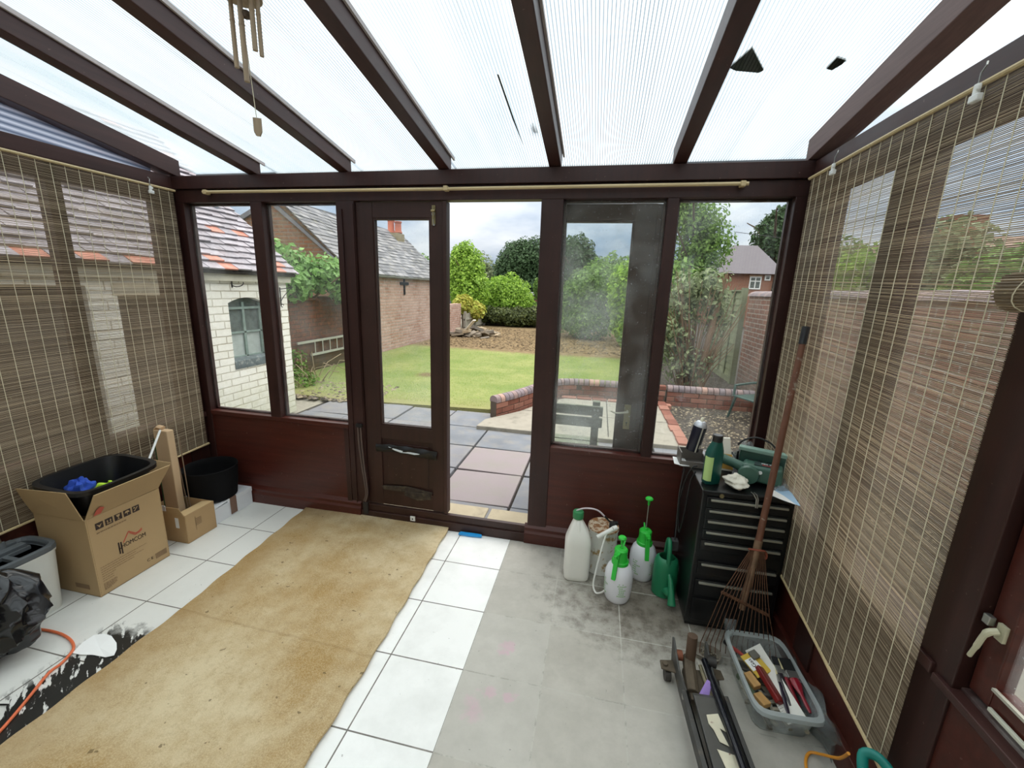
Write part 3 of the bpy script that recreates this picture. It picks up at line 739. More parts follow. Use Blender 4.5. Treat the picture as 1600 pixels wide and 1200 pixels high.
# lawn
m = MB()
poly = [(-5.08, 5.6), (-4.6, 5.15), (-3.4, 5.05), (-1.35, 5.2), (-1.1, 5.35), (-.72, 6.2), (-.4, 6.62), (1.0, 6.62), (1.0, 30), (-5.0, 30)]
m.prism([(x, y, G0 - .03) for x, y in poly], (0, 0, .055)); tag(m.build('lawn', LAWN), kind='structure')
def grass(n, seed):
    rg = np.random.RandomState(seed); y = 5.3 + rg.uniform(0, 1, n) ** 1.4 * 5.2; x = rg.uniform(-4.9, .95, n)
    ok = ~((x > -1.45) & (y < 6.7)) & ~((x < -4.2) & (y < 5.8)); x = x[ok]; y = y[ok]; n = len(x)
    hgt = rg.uniform(.008, .028, n); w_ = .004; an = rg.uniform(0, PI, n); le = rg.uniform(-.015, .015, (n, 2))
    m = MB(); z = G0 + .02
    for i in range(n):
        c, s = math.cos(an[i]) * w_, math.sin(an[i]) * w_
        m.v += [(x[i] - c, y[i] - s, z), (x[i] + c, y[i] + s, z), (x[i] + le[i, 0], y[i] + le[i, 1], z + hgt[i])]
        m.f.append((3 * i, 3 * i + 1, 3 * i + 2)); m.t.append(rg.rand())
    return m
tag(grass(22000, 3).build('grass', leafmat('grass_blade', '#9dbb58', '#bfc877', .3, .2)), 'short green mown grass covering the garden lawn', 'grass', kind='stuff')
# weeds and bark heap at the shed corner and the far end of the lawn
tag(clods(900, 9, (-4.95, -3.0, 5.0, 6.0), .01, .05, G0).build('twig_litter', LITTER), 'brown twigs and dead leaves scattered by the corner of the whitewashed outhouse', 'litter', kind='stuff')
tag(clods(5200, 10, (-4.9, 1.0, 10.9, 16.5), .012, .045, G0 + .022).build('bark_litter', mk('pale_bark_litter', '#65543c', .9, var=.3, base2='#96815f', tone=.45)), 'brown bark and cuttings spread over the far end of the lawn', 'litter', kind='stuff')

# ---- low curved brick wall with rounded coping
def low_wall(pts, name, label, loose=False):
    r = root(name, (pts[0][0], pts[0][1], G0), label=label, cat='wall'); o = Vector((pts[0][0], pts[0][1], G0))
    P = [Vector((x, y, 0)) for x, y in pts]; cum = [0]
    for i in range(1, len(P)): cum.append(cum[-1] + (P[i] - P[i - 1]).length)
    def at(s):
        s = max(0, min(s, cum[-1]))
        for i in range(1, len(P)):
            if s <= cum[i] + 1e-9:
                t = (s - cum[i - 1]) / (cum[i] - cum[i - 1]); d = (P[i] - P[i - 1]).normalized(); return P[i - 1].lerp(P[i], t), d
    q = random.Random(11); m = MB()
    for c in range(3):
        s = -.11 if c % 2 else 0
        while s < cum[-1]:
            a, b = max(s, 0) + .004, min(s + .225, cum[-1]) - .006
            if b - a > .03:
                (pa, da), (pb, db) = at(a), at(b); na, nb = Vector((-da.y, da.x, 0)), Vector((-db.y, db.x, 0)); z0 = c * .075 - .02; z1 = z0 + .066; k = .055 + q.uniform(-.003, .003)
                B = [pa + na * -k, pb + nb * -k, pb + nb * k, pa + na * k]
                m.hexa([(p.x - o.x, p.y - o.y, z0) for p in B], [(p.x - o.x, p.y - o.y, z1) for p in B], q.random())
            s += .225
    m.build('brick_courses', BRICKS, r, bevel=.004)
    m = MB()
    for i in range(len(P) * 1):
        pass
    s = 0; seg = MB()
    while s < cum[-1] - .02:
        (pa, da), (pb, db) = at(s), at(s + .22); n1 = Vector((-da.y, da.x, 0)); n2 = Vector((-db.y, db.x, 0))
        seg.hexa([tuple(pa - n1 * .048 + Vector((-o.x, -o.y, -.02))), tuple(pb - n2 * .048 + Vector((-o.x, -o.y, -.02))), tuple(pb + n2 * .048 + Vector((-o.x, -o.y, -.02))), tuple(pa + n1 * .048 + Vector((-o.x, -o.y, -.02)))],
                 [tuple(pa - n1 * .048 + Vector((-o.x, -o.y, .212))), tuple(pb - n2 * .048 + Vector((-o.x, -o.y, .212))), tuple(pb + n2 * .048 + Vector((-o.x, -o.y, .212))), tuple(pa + n1 * .048 + Vector((-o.x, -o.y, .212)))])
        s += .22
    seg.build('mortar_core', mk('dark_lime_mortar', '#54493f', .95, var=.3), r)
    if not loose:
        m = MB(); s = 0
        while s < cum[-1] - .03:
            (pa, da), (pb, db) = at(s + .004), at(s + .074); na, nb = Vector((-da.y, da.x, 0)), Vector((-db.y, db.x, 0))
            ring = [(.064, .204)] + [(.068 * math.cos(t), .232 + .060 * math.sin(t)) for t in np.linspace(0, PI, 9)] + [(-.064, .204)]
            A = [pa + na * u + Vector((-o.x, -o.y, w_)) for u, w_ in ring]; Bq = [pb + nb * u + Vector((-o.x, -o.y, w_)) for u, w_ in ring]; n = len(ring)
            m.add([tuple(p) for p in A + Bq], [tuple(range(n)), tuple(range(2 * n - 1, n - 1, -1))] + [(i, n + i, n + (i + 1) % n, (i + 1) % n) for i in range(n)], 1.0 if q.random() < .14 else q.uniform(0, .5))
            s += .080
        m.build('rounded_coping', COPING, r, smooth=True)
    else:
        m = MB(); s = 0
        while s < cum[-1] - .1:
            (pa, da) = at(s + .005); (pb, db) = at(s + .215); n1 = Vector((-da.y, da.x, 0))
            B = [pa - n1 * .055, pb - n1 * .055, pb + n1 * .055, pa + n1 * .055]
            m.hexa([(p.x - o.x, p.y - o.y, .212) for p in B], [(p.x - o.x, p.y - o.y, .275) for p in B], q.random()); s += .225
        m.build('flat_coping', BRICKS, r, bevel=.005)
    return r
arc = [(-1.22, 4.93), (-1.04, 5.24), (-.90, 5.56), (-.78, 5.88), (-.66, 6.12), (-.48, 6.30), (-.25, 6.38), (.0, 6.40), (.46, 6.40)]
low_wall(arc, 'low_brick_wall', 'low curving red brick wall with rounded grey coping between lawn and patio')
low_wall([(.48, 6.40), (1.06, 6.40)], 'brick_wall_section', 'short broken stretch of low wall topped with loose flat red bricks', True)
low_wall([(1.08, 6.40), (2.44, 6.42)], 'low_brick_wall', 'low straight brick wall with grey and red rounded coping behind the soil bed')

# ---- whitewashed outhouse on the left
XS = -3.70
sh = root('outhouse', (XS, 4.47, G0), label='whitewashed brick outhouse with clay tiled roof and small arched window', cat='outbuilding')
def sl(m, x0, y0, z0, x1, y1, z1): return m.box(x0 - XS, y0 - 4.47, z0 - G0, x1 - XS, y1 - 4.47, z1 - G0)
m = MB(); T = .22
for (y0, y1, z0, z1) in ((4.11, 4.47, G0, 1.60), (3.32, 3.63, G0, 1.60), (3.63, 4.11, G0, .69), (2.43, 2.63, G0, 1.60), (3.30, 3.32, G0, 1.6), (-1.5, -.4, G0, 1.6), (2.63, 3.32, 1.52, 1.60), (-.4, 2.43, 1.50, 1.60)):
    sl(m, XS - T, y0, z0, XS, y1, z1)
# arch over the window
yc, hw = 3.87, .24
pts = [(y, 1.345 + .055 * (1 - ((y - yc) / hw) ** 2)) for y in np.linspace(3.63, 4.11, 13)]
for (a, za), (b, zb) in zip(pts, pts[1:]):
    m.hexa([(-T, a - 4.47, za - G0), (0, a - 4.47, za - G0), (0, b - 4.47, zb - G0), (-T, b - 4.47, zb - G0)], [(-T, a - 4.47, 1.6 - G0), (0, a - 4.47, 1.6 - G0), (0, b - 4.47, 1.6 - G0), (-T, b - 4.47, 1.6 - G0)])
m.build('brick_front', B_WHITE, sh)
m = MB(); m.prism([(-3.0, -.22, 0), (-T, -.22, 0), (-T, -.22, 1.62), (-1.9, -.22, 3.05), (-3.0, -.22, 2.2)], (0, .22, 0)); m.build('gable_wall', B_WHITE_Y, sh)
wn = root('arched_window', (0, -.60, .69 - G0)); wn.parent = sh
w1 = MB(); zf = lambda y: .655 + .055 * (1 - (y / hw) ** 2)
for s in (-1, 1): w1.box(-.10, s * hw - (.03 if s > 0 else 0), 0.05, -.06, s * hw + (.03 if s < 0 else 0), zf(s * hw))
w1.box(-.10, -.015, .05, -.06, .015, .66).box(-.10, -hw, .585, -.055, hw, .61).box(-.10, -hw, .33, -.06, hw, .35).box(-.1, -hw, .05, -.06, hw, .09)
w1.build('window_frame', OLDGREEN, wn, bevel=.002)
w2 = MB(); w2.box(-.085, -hw, .60, -.08, hw, .70).box(-.085, .0, .35, -.08, hw, .60).box(-.085, -hw, .35, -.08, 0, .60); w2.build('upper_pane', DARKGL, wn)
MB().box(-.085, -hw, .06, -.08, hw, .34).build('lower_pane', PALEGL, wn)
w3 = MB(); w3.hexa([(-.12, -hw, 0), (.01, -hw, -.03), (.01, hw, -.03), (-.12, hw, 0)], [(-.12, -hw, .10), (.01, -hw, .05), (.01, hw, .05), (-.12, hw, .10)]); w3.build('window_sill', LEADGREY, wn)
# doors seen through the blind
for (y0, y1) in ((2.63, 3.30), (1.3, 2.43), (-.4, 1.28)):
    m = MB(); sl(m, XS - .14, y0, G0, XS - .09, y1, 1.52); m.build('plank_door', DARKDOOR, sh)
m = MB(); sl(m, XS - .02, 2.60, 1.43, XS + .012, 3.34, 1.525); m.build('door_lintel', mk('greyed_lintel', '#b5ae9c', .8, var=.2, scale=9), sh)
m = MB(); sl(m, XS - .05, -1.5, 1.565, XS + .045, 4.5, 1.635); m.build('eaves_board', mk('cream_eaves_board', '#cfcbb9', .7, var=.15), sh)
# clay tiles
def tiled(x_e, z_e, y0, y1, slope, length, course, tw, seed, lip=.02):
    """rows of overlapping tiles climbing towards -x; tones split red ones"""
    q = random.Random(seed); a, b = MB(), MB(); ca, sa = math.cos(slope), math.sin(slope); n = int(length / course)
    for i in range(n):
        y = y0 - (tw * .5 if i % 2 else 0); off = q.uniform(-.006, .006)
        while y < y1:
            ya, yb = max(y, y0) + .002, min(y + tw, y1) - .002; y += tw
            if yb - ya < .03: continue
            s0 = i * course; L = course * 1.35; li = lip + q.uniform(-.006, .008); tw_ = q.uniform(-.004, .004)
            def P(s, yy, h): return (x_e - s * ca - h * sa * -1 * 0 + h * sa, yy, z_e + s * sa + h * ca)
            sd = off + q.uniform(-.008, .008)
            pts = [P(s0 + sd, ya, li), P(s0 + sd, yb, li + tw_), P(s0 + L, yb, .004), P(s0 + L, ya, .004)]
            top = [P(s0 + sd, ya, li + .016), P(s0 + sd, yb, li + .016 + tw_), P(s0 + L, yb, .018), P(s0 + L, ya, .018)]
            red = q.random() < .04 or (i == 0 and q.random() < .2); a.hexa(pts, top, 2.0 if red else q.random())
    return a, b
a, b = tiled(XS + .10, 1.655, -1.6, 4.56, R(41), 2.45, .098, .165, 21, .026)
for mm, nm, mt in ((a, 'clay_tiles', CLAY),):
    mm.v = [(p[0] - XS, p[1] - 4.47, p[2] - G0) for p in mm.v]; mm.build(nm, mt, sh)
m = MB(); ca, sa = math.cos(R(41)), math.sin(R(41))
def RP(s, y, hh=0): return (XS + .10 - s * ca + hh * sa - XS, y - 4.47, 1.655 + s * sa + hh * ca - G0)
m.hexa([RP(0, -1.6, -.03), RP(0, 4.53, -.03), RP(2.5, 4.53, -.03), RP(2.5, -1.6, -.03)], [RP(0, -1.6, 0), RP(0, 4.53, 0), RP(2.5, 4.53, 0), RP(2.5, -1.6, 0)])
m.build('roof_boards', mk('dark_roof_underside', '#2e2a28', .9), sh)
m = MB(); m.tube([(-.69, -.17, 2.35), (-.69, -.17, 2.52)], .022, 10); m.build('vent_pipe', mk('lead_vent', '#6e7580', .6), sh)
# iron brackets
bk = root('hanging_bracket', (XS, 4.36, 1.25), label='wrought iron hanging bracket near the right corner of the whitewashed outhouse', cat='bracket')
m = MB(); m.box(0, -.006, .05, .008, .006, .26); m.build('back_plate', IRON, bk)
m = MB(); m.tube([(.004, 0, .24), (.12, 0, .255), (.18, 0, .27)], .006, 6); m.tube([(.004, 0, .10), (.06, 0, .17), (.16, 0, .26)], .004, 6); m.tube([(.02 + .018 * math.cos(t), 0, .05 + .018 * math.sin(t)) for t in np.linspace(0, 5, 12)], .004, 5); m.build('scroll_arm', IRON, bk)
bk = root('hanging_bracket', (XS, 3.70, 1.50), label='small black iron hook under the outhouse eaves above the arched window', cat='bracket')
m = MB(); m.box(0, -.006, .0, .008, .006, .13); m.build('back_plate', IRON, bk)
m = MB(); m.tube([(.004, 0, .02)] + [(.05 + .05 * math.sin(t), .06 * math.sin(t * .5), .01 + .03 * (1 - math.cos(t))) for t in np.linspace(0, 2.2, 8)], .005, 6); m.build('hook_arm', IRON, bk)

# ---- old garden wall with the ladder
XW = -5.1
gw = root('garden_wall', (XW, 6.2, G0), label='old dark brick garden wall with rounded top running from outhouse to barn', cat='wall')
MB().box(-.23, -1.6, 0, 0, 1.8, 1.30).build('brick_face', B_GARDEN, gw)
m = MB()
for i in range(42):
    y = -1.6 + i * .081; ring = [(.02 - .135 + .135 * math.cos(t), 1.30 + .065 * math.sin(t)) for t in np.linspace(0, PI, 8)]
    n = len(ring); A = [(u, y, w_) for u, w_ in ring]; Bq = [(u, y + .076, w_) for u, w_ in ring]
    m.add(A + Bq, [tuple(range(n)), tuple(range(2 * n - 1, n - 1, -1))] + [(k, n + k, n + (k + 1) % n, (k + 1) % n) for k in range(n)], rnd.random())
m.build('rounded_coping', REDOLD, gw, smooth=True)
ld = root('ladder', (XW + .05, 6.25, .28), label='pale aluminium ladder hung sideways on the dark garden wall', cat='ladder')
m = MB(); m.box(-.012, .0, .245, .012, 2.3, .285); m.build('side_rail', ALU, ld)
m = MB(); m.box(-.012, .33, .0, .012, 2.3, .04); m.build('side_rail', ALU, ld)
for i in range(9): MB().tube([(0, .46 + .22 * i, .02), (0, .46 + .22 * i, .26)], .010, 6).build('rung', ALU, ld)
foliage('ivy', [(-4.9, 5.9, .2, .15, .3, .3), (-4.6, 5.6, .05, .3, .3, .18)], 500, .05, L_MID, seed=4, inner=False)['label'] = 'low straggly weeds at the foot of the garden wall by the outhouse'
bpy.data.objects['ivy']['category'] = 'plant'
q = random.Random(8); m = MB()
for i in range(46):
    x, y = -4.75 + q.uniform(-.35, .4), 5.7 + q.uniform(-.4, .5); a = q.uniform(0, 6.3); l = q.uniform(.2, .55)
    m.tube([(x, y, G0), (x + l * .5 * math.cos(a), y + l * .5 * math.sin(a), G0 + l * q.uniform(.3, .9)), (x + l * math.cos(a), y + l * math.sin(a), G0 + l * q.uniform(.2, 1.1))], .006, 4)
tag(m.build('dead_branches', mk('pale_dead_branch', '#8d8068', .9, var=.3)), 'tangle of pale dead branches piled against the garden wall by the ladder', 'branches')

# ---- barn
bn = root('barn', (XW, 8.0, G0), label='long weathered brick barn with grey slate roof and brick gable', cat='building')
XE, XRG, ZE, ZR, YE = 0, -1.62, 1.87 - G0, 3.30 - G0, 5.3
m = MB(); m.box(-.25, 0, 0, 0, YE, ZE); m.build('brick_side', B_BARN, bn)
m = MB(); m.prism([(-.001, .0, 0), (-.001, .0, ZE), (XRG, .0, ZR), (-2.6, .0, 2.86 - G0), (-4.3, .0, 2.0), (-4.3, .0, 0)], (0, .25, 0)); m.build('brick_gable', B_BARN_Y, bn)
m = MB(); m.prism([(-.001, YE - .25, 0), (-.001, YE - .25, ZE), (XRG, YE - .25, ZR), (-4.3, YE - .25, 2.0), (-4.3, YE - .25, 0)], (0, .25, 0)); m.build('far_gable', B_BARN_Y, bn)
an = math.atan2(ZR - ZE, -XRG); Ls = math.hypot(ZR - ZE, XRG)
a, b = tiled(.12, ZE - .07, -.08, YE + .08, an, Ls + .10, .14, .26, 31, .016)
a.t = [.4 if t > 1.5 else t for t in a.t]
# gentle sag of the old ridge
a.v = [(p[0], p[1], p[2] - .10 * math.sin(PI * min(max(p[1] / YE, 0), 1)) * min(max((p[2] - ZE) / (ZR - ZE), 0), 1)) for p in a.v]
a.build('slate_roof', SLATE, bn)
m = MB(); m.hexa([(.1, -.05, ZE - .12), (.1, YE + .05, ZE - .12), (XRG, YE + .05, ZR - .22), (XRG, -.05, ZR - .22)], [(.1, -.05, ZE - .08), (.1, YE + .05, ZE - .08), (XRG, YE + .05, ZR - .12), (XRG, -.05, ZR - .12)]); m.hexa([(XRG, -.05, ZR - .1), (XRG, YE + .05, ZR - .1), (-4.35, YE + .05, 1.95), (-4.35, -.05, 1.95)], [(XRG, -.05, ZR), (XRG, YE + .05, ZR), (-4.35, YE + .05, 2.05), (-4.35, -.05, 2.05)]); m.build('roof_deck', SLATE, bn)
m = MB(); m.tube([(.10, 0, ZE - .07), (.10, YE, ZE - .08)], .035, 8); m.build('gutter', mk('grey_gutter', '#8f9192', .5), bn, smooth=True)
m = MB(); m.box(0, 2.45, 1.35 - G0, .02, 2.53, 1.85 - G0).box(0, 2.25, 1.60 - G0, .025, 2.73, 1.67 - G0); m.build('iron_wall_tie', IRON, bn)
ch = root('chimney', (XRG + .25, 4.75, ZR - .55)); ch.parent = bn
MB().box(-.25, -.22, 0, .22, .22, .42).build('chimney_stack', mk('mossy_stack', '#8f8468', .9, var=.25), ch)
MB().lathe([(.11, .42), (.13, .45), (.10, .5), (.095, .78), (.115, .80), (.115, .84), (.08, .84)], 14, c=(-.12, 0, 0)).build('chimney_pot', mk('terracotta_pot', '#b9684c', .8, var=.15), ch, smooth=True)
MB().lathe([(.11, .42), (.13, .45), (.10, .5), (.095, .72), (.115, .74), (.115, .78), (.08, .78)], 14, c=(.12, 0, 0)).build('chimney_pot', mk('terracotta_pot_dull', '#a85f48', .8, var=.15), ch, smooth=True)
# wall after the barn, fence, hedge, heaps
w5 = MB(); w5.box(-5.33, 13.3, G0, -5.1, 15.2, 1.0); tag(w5.build('brick_wall', B_BARN), 'low weathered brick wall continuing beyond the barn towards the wooden fence', 'wall')
fc = root('board_fence', (-5.0, 15.2, G0), label='low silvered wooden board fence at the far left of the garden', cat='fence')
for i in range(14): MB().box(-.012, i * .20, 0, .012, i * .20 + .19, .66 + .02 * math.sin(i * 2)).build('fence_board', FENCEG, fc)
m = MB(); m.box(.012, 0, .40, .05, 2.8, .46).box(.012, 0, .10, .05, 2.8, .16); m.build('fence_rail', FENCEG, fc)
for y in (0, 1.3, 2.7): MB().box(.01, y, 0, .09, y + .09, .74).build('fence_post', FENCEG, fc)
q = random.Random(12); m = MB()
for i in range(60):
    x, y = q.uniform(-4.7, -3.4), q.uniform(13.0, 14.4); s = q.uniform(.08, .28); h_ = q.uniform(.03, .1); a = q.uniform(0, 3); z = G0 + .02 + q.uniform(0, .22) * max(0, 1 - abs(x + 4.1))
    M = Matrix.Translation((x, y, z)) @ Euler((q.uniform(-.4, .4), q.uniform(-.4, .4), a)).to_matrix().to_4x4()
    m.box(-s, -s * .4, 0, s, s * .4, h_, q.random(), M)
tag(m.build('rubble_heap', RUBBLE), 'heap of grey slabs and broken timber at the far end of the lawn', 'rubble', kind='stuff')
m = MB(); m.box(-.6, -.05, 0, .6, .05, .03, .5, Matrix.Translation((-4.15, 13.2, .32)) @ Euler((0, .45, 2.2)).to_matrix().to_4x4()); tag(m.build('white_plank', WHITEB), 'white painted plank lying across the rubble heap', 'plank')

# ---- right hand boundary
rb = root('boundary_wall', (2.5, 7.95, G0), label='tall red brick boundary wall with rounded grey coping on the right of garden', cat='wall')
MB().box(0, -9.5, 0, .23, 0, 1.63).build('brick_face', B_RIGHT, rb)
m = MB()
for i in range(118):
    y = -9.5 + i * .0805; ring = [(.115 + .145 * math.cos(t), 1.62 + .085 * math.sin(t)) for t in np.linspace(0, PI, 8)]; n = len(ring)
    m.add([(u, y, w_) for u, w_ in ring] + [(u, y + .076, w_) for u, w_ in ring], [tuple(range(n)), tuple(range(2 * n - 1, n - 1, -1))] + [(k, n + k, n + (k + 1) % n, (k + 1) % n) for k in range(n)], rnd.uniform(0, .5))
m.build('rounded_coping', COPING, rb, smooth=True)
fp = root('fence_panel', (2.46, 8.05, G0), label='green lapped fence panel between the bush and the brick boundary wall', cat='fence')
m = MB()
for i in range(13): m.hexa([(.0, .1, .16 + i * .118), (.02, .1, .16 + i * .118), (.02, 1.75, .16 + i * .118), (.0, 1.75, .16 + i * .118)], [(.012, .1, .29 + i * .118), (.022, .1, .29 + i * .118), (.022, 1.75, .29 + i * .118), (.012, 1.75, .29 + i * .118)], rnd.random())
m.build('lapped_boards', FENCE, fp)
for y in (.13, .53, .93, 1.33, 1.7): MB().box(-.022, y, .14, 0, y + .035, 1.70).build('batten', FENCE, fp)
MB().box(-.03, .1, 1.70, .03, 1.76, 1.725).build('capping', FENCE, fp)
MB().box(-.045, 0, 0, .045, .095, 1.76).build('fence_post', FENCE, fp)
MB().box(-.045, 1.76, 0, .045, 1.85, 1.76).build('fence_post', FENCE, fp)
MB().box(-.02, .1, 0, .02, 1.75, .15).build('gravel_board', FENCE, fp)
# green plastic garden chair behind the soil bed
gc = root('garden_chair', (2.13, 5.85, G0), R(-62), label='dark green plastic garden chair standing on the soil by the right wall', cat='chair')
m = MB(); m.box(-.20, -.20, .29, .20, .22, .315); m.build('seat', GREENPL, gc, bevel=.01)
m = MB(); m.grid(lambda u, v: (-.19 + .38 * u, .20 + .11 * v + .03 * (1 - (2 * u - 1) ** 2), .30 + .36 * v), 8, 6, .012); m.build('backrest', GREENPL, gc, smooth=True)
for sx in (-1, 1):
    for sy in (-1, 1): MB().tube([(sx * .18, sy * .18, .30), (sx * .215, sy * .23, 0)], [.028, .020], 6, flat=.5).build('leg', GREENPL, gc)
    MB().tube([(sx * .21, -.19, .30), (sx * .225, -.17, .44), (sx * .225, .10, .46), (sx * .19, .24, .47)], .018, 6).build('armrest', GREENPL, gc)
# bench just outside the glass
be = root('garden_bench', (-.10, 2.70, G0), label='small mossy wooden bench seen from behind through the dusty pane', cat='bench')
for z in (.805, .725): MB().box(-.22, -.012, z, .175, .012, z + .065).build('back_rail', BENCHW, be, bevel=.004)
for x in (-.20, .105): MB().box(x, .012, 0, x + .05, .07, .895).build('leg', BENCHW, be, bevel=.004)
for x in (-.20, .105): MB().box(x, .36, 0, x + .05, .41, .46).build('leg', BENCHW, be, bevel=.004)
for y in (.09, .19, .29, .39): MB().box(-.22, y, .46, .17, y + .08, .49).build('seat_slat', BENCHW, be, bevel=.004)
MB().box(-.21, .07, .40, -.16, .41, .46).box(.11, .07, .40, .16, .41, .46).build('seat_bearer', BENCHW, be)
m = MB()
for x in (.12, .142): m.tube([(x, -.016, .845), (x, -.010, .845)], .008, 8)
m.build('bolt_head', STEEL, be)

# ---- houses behind
hs = root('red_brick_house', (8.5, 25, G0), label='red brick house with hipped grey roof and small white windows beyond fence', cat='house')
X0, X1 = -2.3, .72
MB().box(X0, 0, 0, X1, 5, 2.84).build('brick_wall', B_HOUSE, hs)
m = MB(); m.add([(X0 - .2, -.3, 2.82), (X1 + .2, -.3, 2.82), (X1 + .2, 5.3, 2.82), (X0 - .2, 5.3, 2.82), (-1.25, 1.9, 4.48), (-.02, 1.9, 4.46)], [(0, 1, 5, 4), (1, 2, 5), (2, 3, 4, 5), (3, 0, 4), (3, 2, 1, 0)]); m.build('hipped_roof', mk('purple_grey_slate', '#5d585e', .7, var=.12, scale=3, stretch=(1, 1, 20), bump=.3), hs)
def hwin(x, z, w_, h_):
    f = MB().box(x, -.05, z, x + w_, .02, z + h_).build('window_frame', WHITEPL, hs)
    m = MB(); nn = 2 if w_ > .35 else 1; pw = (w_ - .06 * (nn + 1)) / nn
    for i in range(nn):
        xx = x + .06 + i * (pw + .06); m.box(xx, -.06, z + .07, xx + pw, -.045, z + h_ * .6).box(xx, -.06, z + h_ * .68, xx + pw, -.045, z + h_ - .06)
    m.build('pane', DARKGL, f)
hwin(-.76, 2.03, .57, .66); hwin(-.04, 2.50, .28, .28)
m = MB(); m.box(-.8, -.03, 2.69, -.15, .0, 2.77); m.build('lintel', mk('buff_lintel', '#c9a98c', .8), hs)
m = MB(); m.tube([(.44, -.08, 3.0), (.38, -.08, 2.3), (.33, -.08, .2)], .03, 6); m.build('drainpipe', IRON, hs)
h2 = root('neighbour_house', (9.8, 14, G0), label='brown roofed neighbouring house with tall brick chimney seen through right blind', cat='house')
MB().box(-1.6, 0, 0, 6, 5, 2.7).build('brick_wall', B_HOUSE, h2)
m = MB(); m.add([(-1.9, -.3, 2.65), (6.3, -.3, 2.65), (6.3, 5.3, 2.65), (-1.9, 5.3, 2.65), (-.4, 2.4, 3.7), (5.0, 2.4, 3.7)], [(0, 1, 5, 4), (1, 2, 5), (2, 3, 4, 5), (3, 0, 4), (3, 2, 1, 0)]); m.build('pitched_roof', mk('brown_tile_roof', '#7d6455', .8, var=.15), h2)
MB().box(-.5, 0.1, 2.4, .2, .8, 3.95).build('chimney', B_HOUSE, h2)
gs = root('garden_shed', (-3.9, 28, G0), label='small shed with pale roof glimpsed behind the conifer hedge', cat='shed')
MB().box(-.6, 0, 0, 2.4, 2, .95).build('shed_wall', mk('brown_shed_wall', '#8d5a4a', .8), gs)
m = MB(); m.prism([(-.75, -.1, 1.35), (2.5, -.1, .85), (2.5, -.1, .93), (-.75, -.1, 1.47)], (0, 2.2, 0)); m.build('shed_roof', mk('pale_shed_roof', '#b9bfc9', .6), gs)

# ---- trees and shrubs
def trunk(par, x, y, z0, z1, r, n=3, seed=0, mat=BARK):
    q = random.Random(seed); m = MB()
    m.tube([(x, y, z0), (x + q.uniform(-.1, .1) * (z1 - z0), y, (z0 + z1) / 2), (x, y, z1)], [r, r * .8, r * .5], 8)
    for i in range(n):
        a = q.uniform(0, 6.3); zz = z0 + (z1 - z0) * q.uniform(.35, .8); l = (z1 - z0) * q.uniform(.25, .5)
        m.tube([(x, y, zz), (x + math.cos(a) * l * .5, y + math.sin(a) * l * .5, zz + l * .4), (x + math.cos(a) * l, y + math.sin(a) * l, zz + l * .7)], [r * .5, r * .35, r * .15], 6)
    return m.build('trunk', mat, par, smooth=True)
def tree(name, x, y, blobs, n, size, mat, label, cat='tree', seed=1, tr=.15, group=None, inner=True, shell=(.72, 1.08)):
    r = root(name, (x, y, G0), label=label, cat=cat, group=group)
    bl = [(b[0], b[1], b[2] - G0, b[3], b[4], b[5]) for b in blobs]
    foliage('foliage', bl, n, size, mat, r, seed, inner, shell=shell)
    top = max(b[2] for b in bl)
    trunk(r, 0, 0, 0, top, tr, 4, seed); return r
tree('fig_bush', -5.35, 6.9, [(.0, -.2, 1.75, .42, .5, .38), (.35, .2, 1.72, .40, .5, .34), (.30, -.65, 1.55, .3, .4, .28), (.45, .75, 1.7, .4, .4, .36), (-.1, -.6, 2.05, .35, .35, .22), (.55, .45, 1.4, .22, .3, .22)], 3400, .075, L_FIG, 'broad leaved fig bush spilling over the old garden wall before the barn', 'bush', 3, .05, inner=False, shell=(.3, 1.1))
tree('bright_shrub', -5.7, 17.6, [(0, 0, 1.9, .8, .9, 1.5), (.35, -.3, 1.3, .7, .8, .9), (-.2, 0, 2.6, .5, .6, .8), (.4, 0, 2.2, .35, .4, .5)], 9000, .085, L_BRIGHT, 'tall bright green shrub rising behind the end of the barn wall', 'shrub', 5, .08)
tree('rounded_shrub', -4.3, 19.5, [(0, 0, 1.1, 1.15, 1, 1.15), (.6, 0, .8, .8, .8, .8), (-.6, 0, 1.0, .8, .8, 1.1)], 9500, .075, L_BRIGHT, 'large rounded bright green shrub behind the low dark hedge', 'shrub', 6, .08)
tree('yellow_shrub', -5.35, 16.2, [(0, 0, .95, .40, .45, .35), (.45, .2, .7, .4, .4, .35)], 1300, .10, L_YEL, 'yellow tinged shrub hanging over the silvered board fence', 'shrub', 7, .04)
tree('beech_tree', -5.9, 31, [(0, 0, 3.4, 1.7, 1.7, 1.7), (1.0, 0, 3.7, 1.5, 1.5, 1.5), (-.8, 0, 2.6, 1.2, 1.2, 1.3), (.9, 0, 2.0, 1.7, 1.5, 1.3), (-.2, 0, 4.2, .9, .9, .8)], 15000, .12, L_DARK, 'big dark green beech tree filling the sky right of the open doorway', 'tree', 8, .25)
tree('conifer', -4.55, 25.5, [(0, 0, .9, .6, .6, .75), (.3, 0, .5, .7, .6, .5), (0, 0, 1.4, .3, .3, .45)], 2600, .09, L_DARK, 'small grey green conifer between the rounded shrub and the shed', 'tree', 9, .05)
tree('slender_birch', -3.9, 27.2, [(0, .3, 1.7, .4, .3, .7)], 900, .10, L_MID, 'light green sapling in front of the dark beech', 'tree', 29, .03)
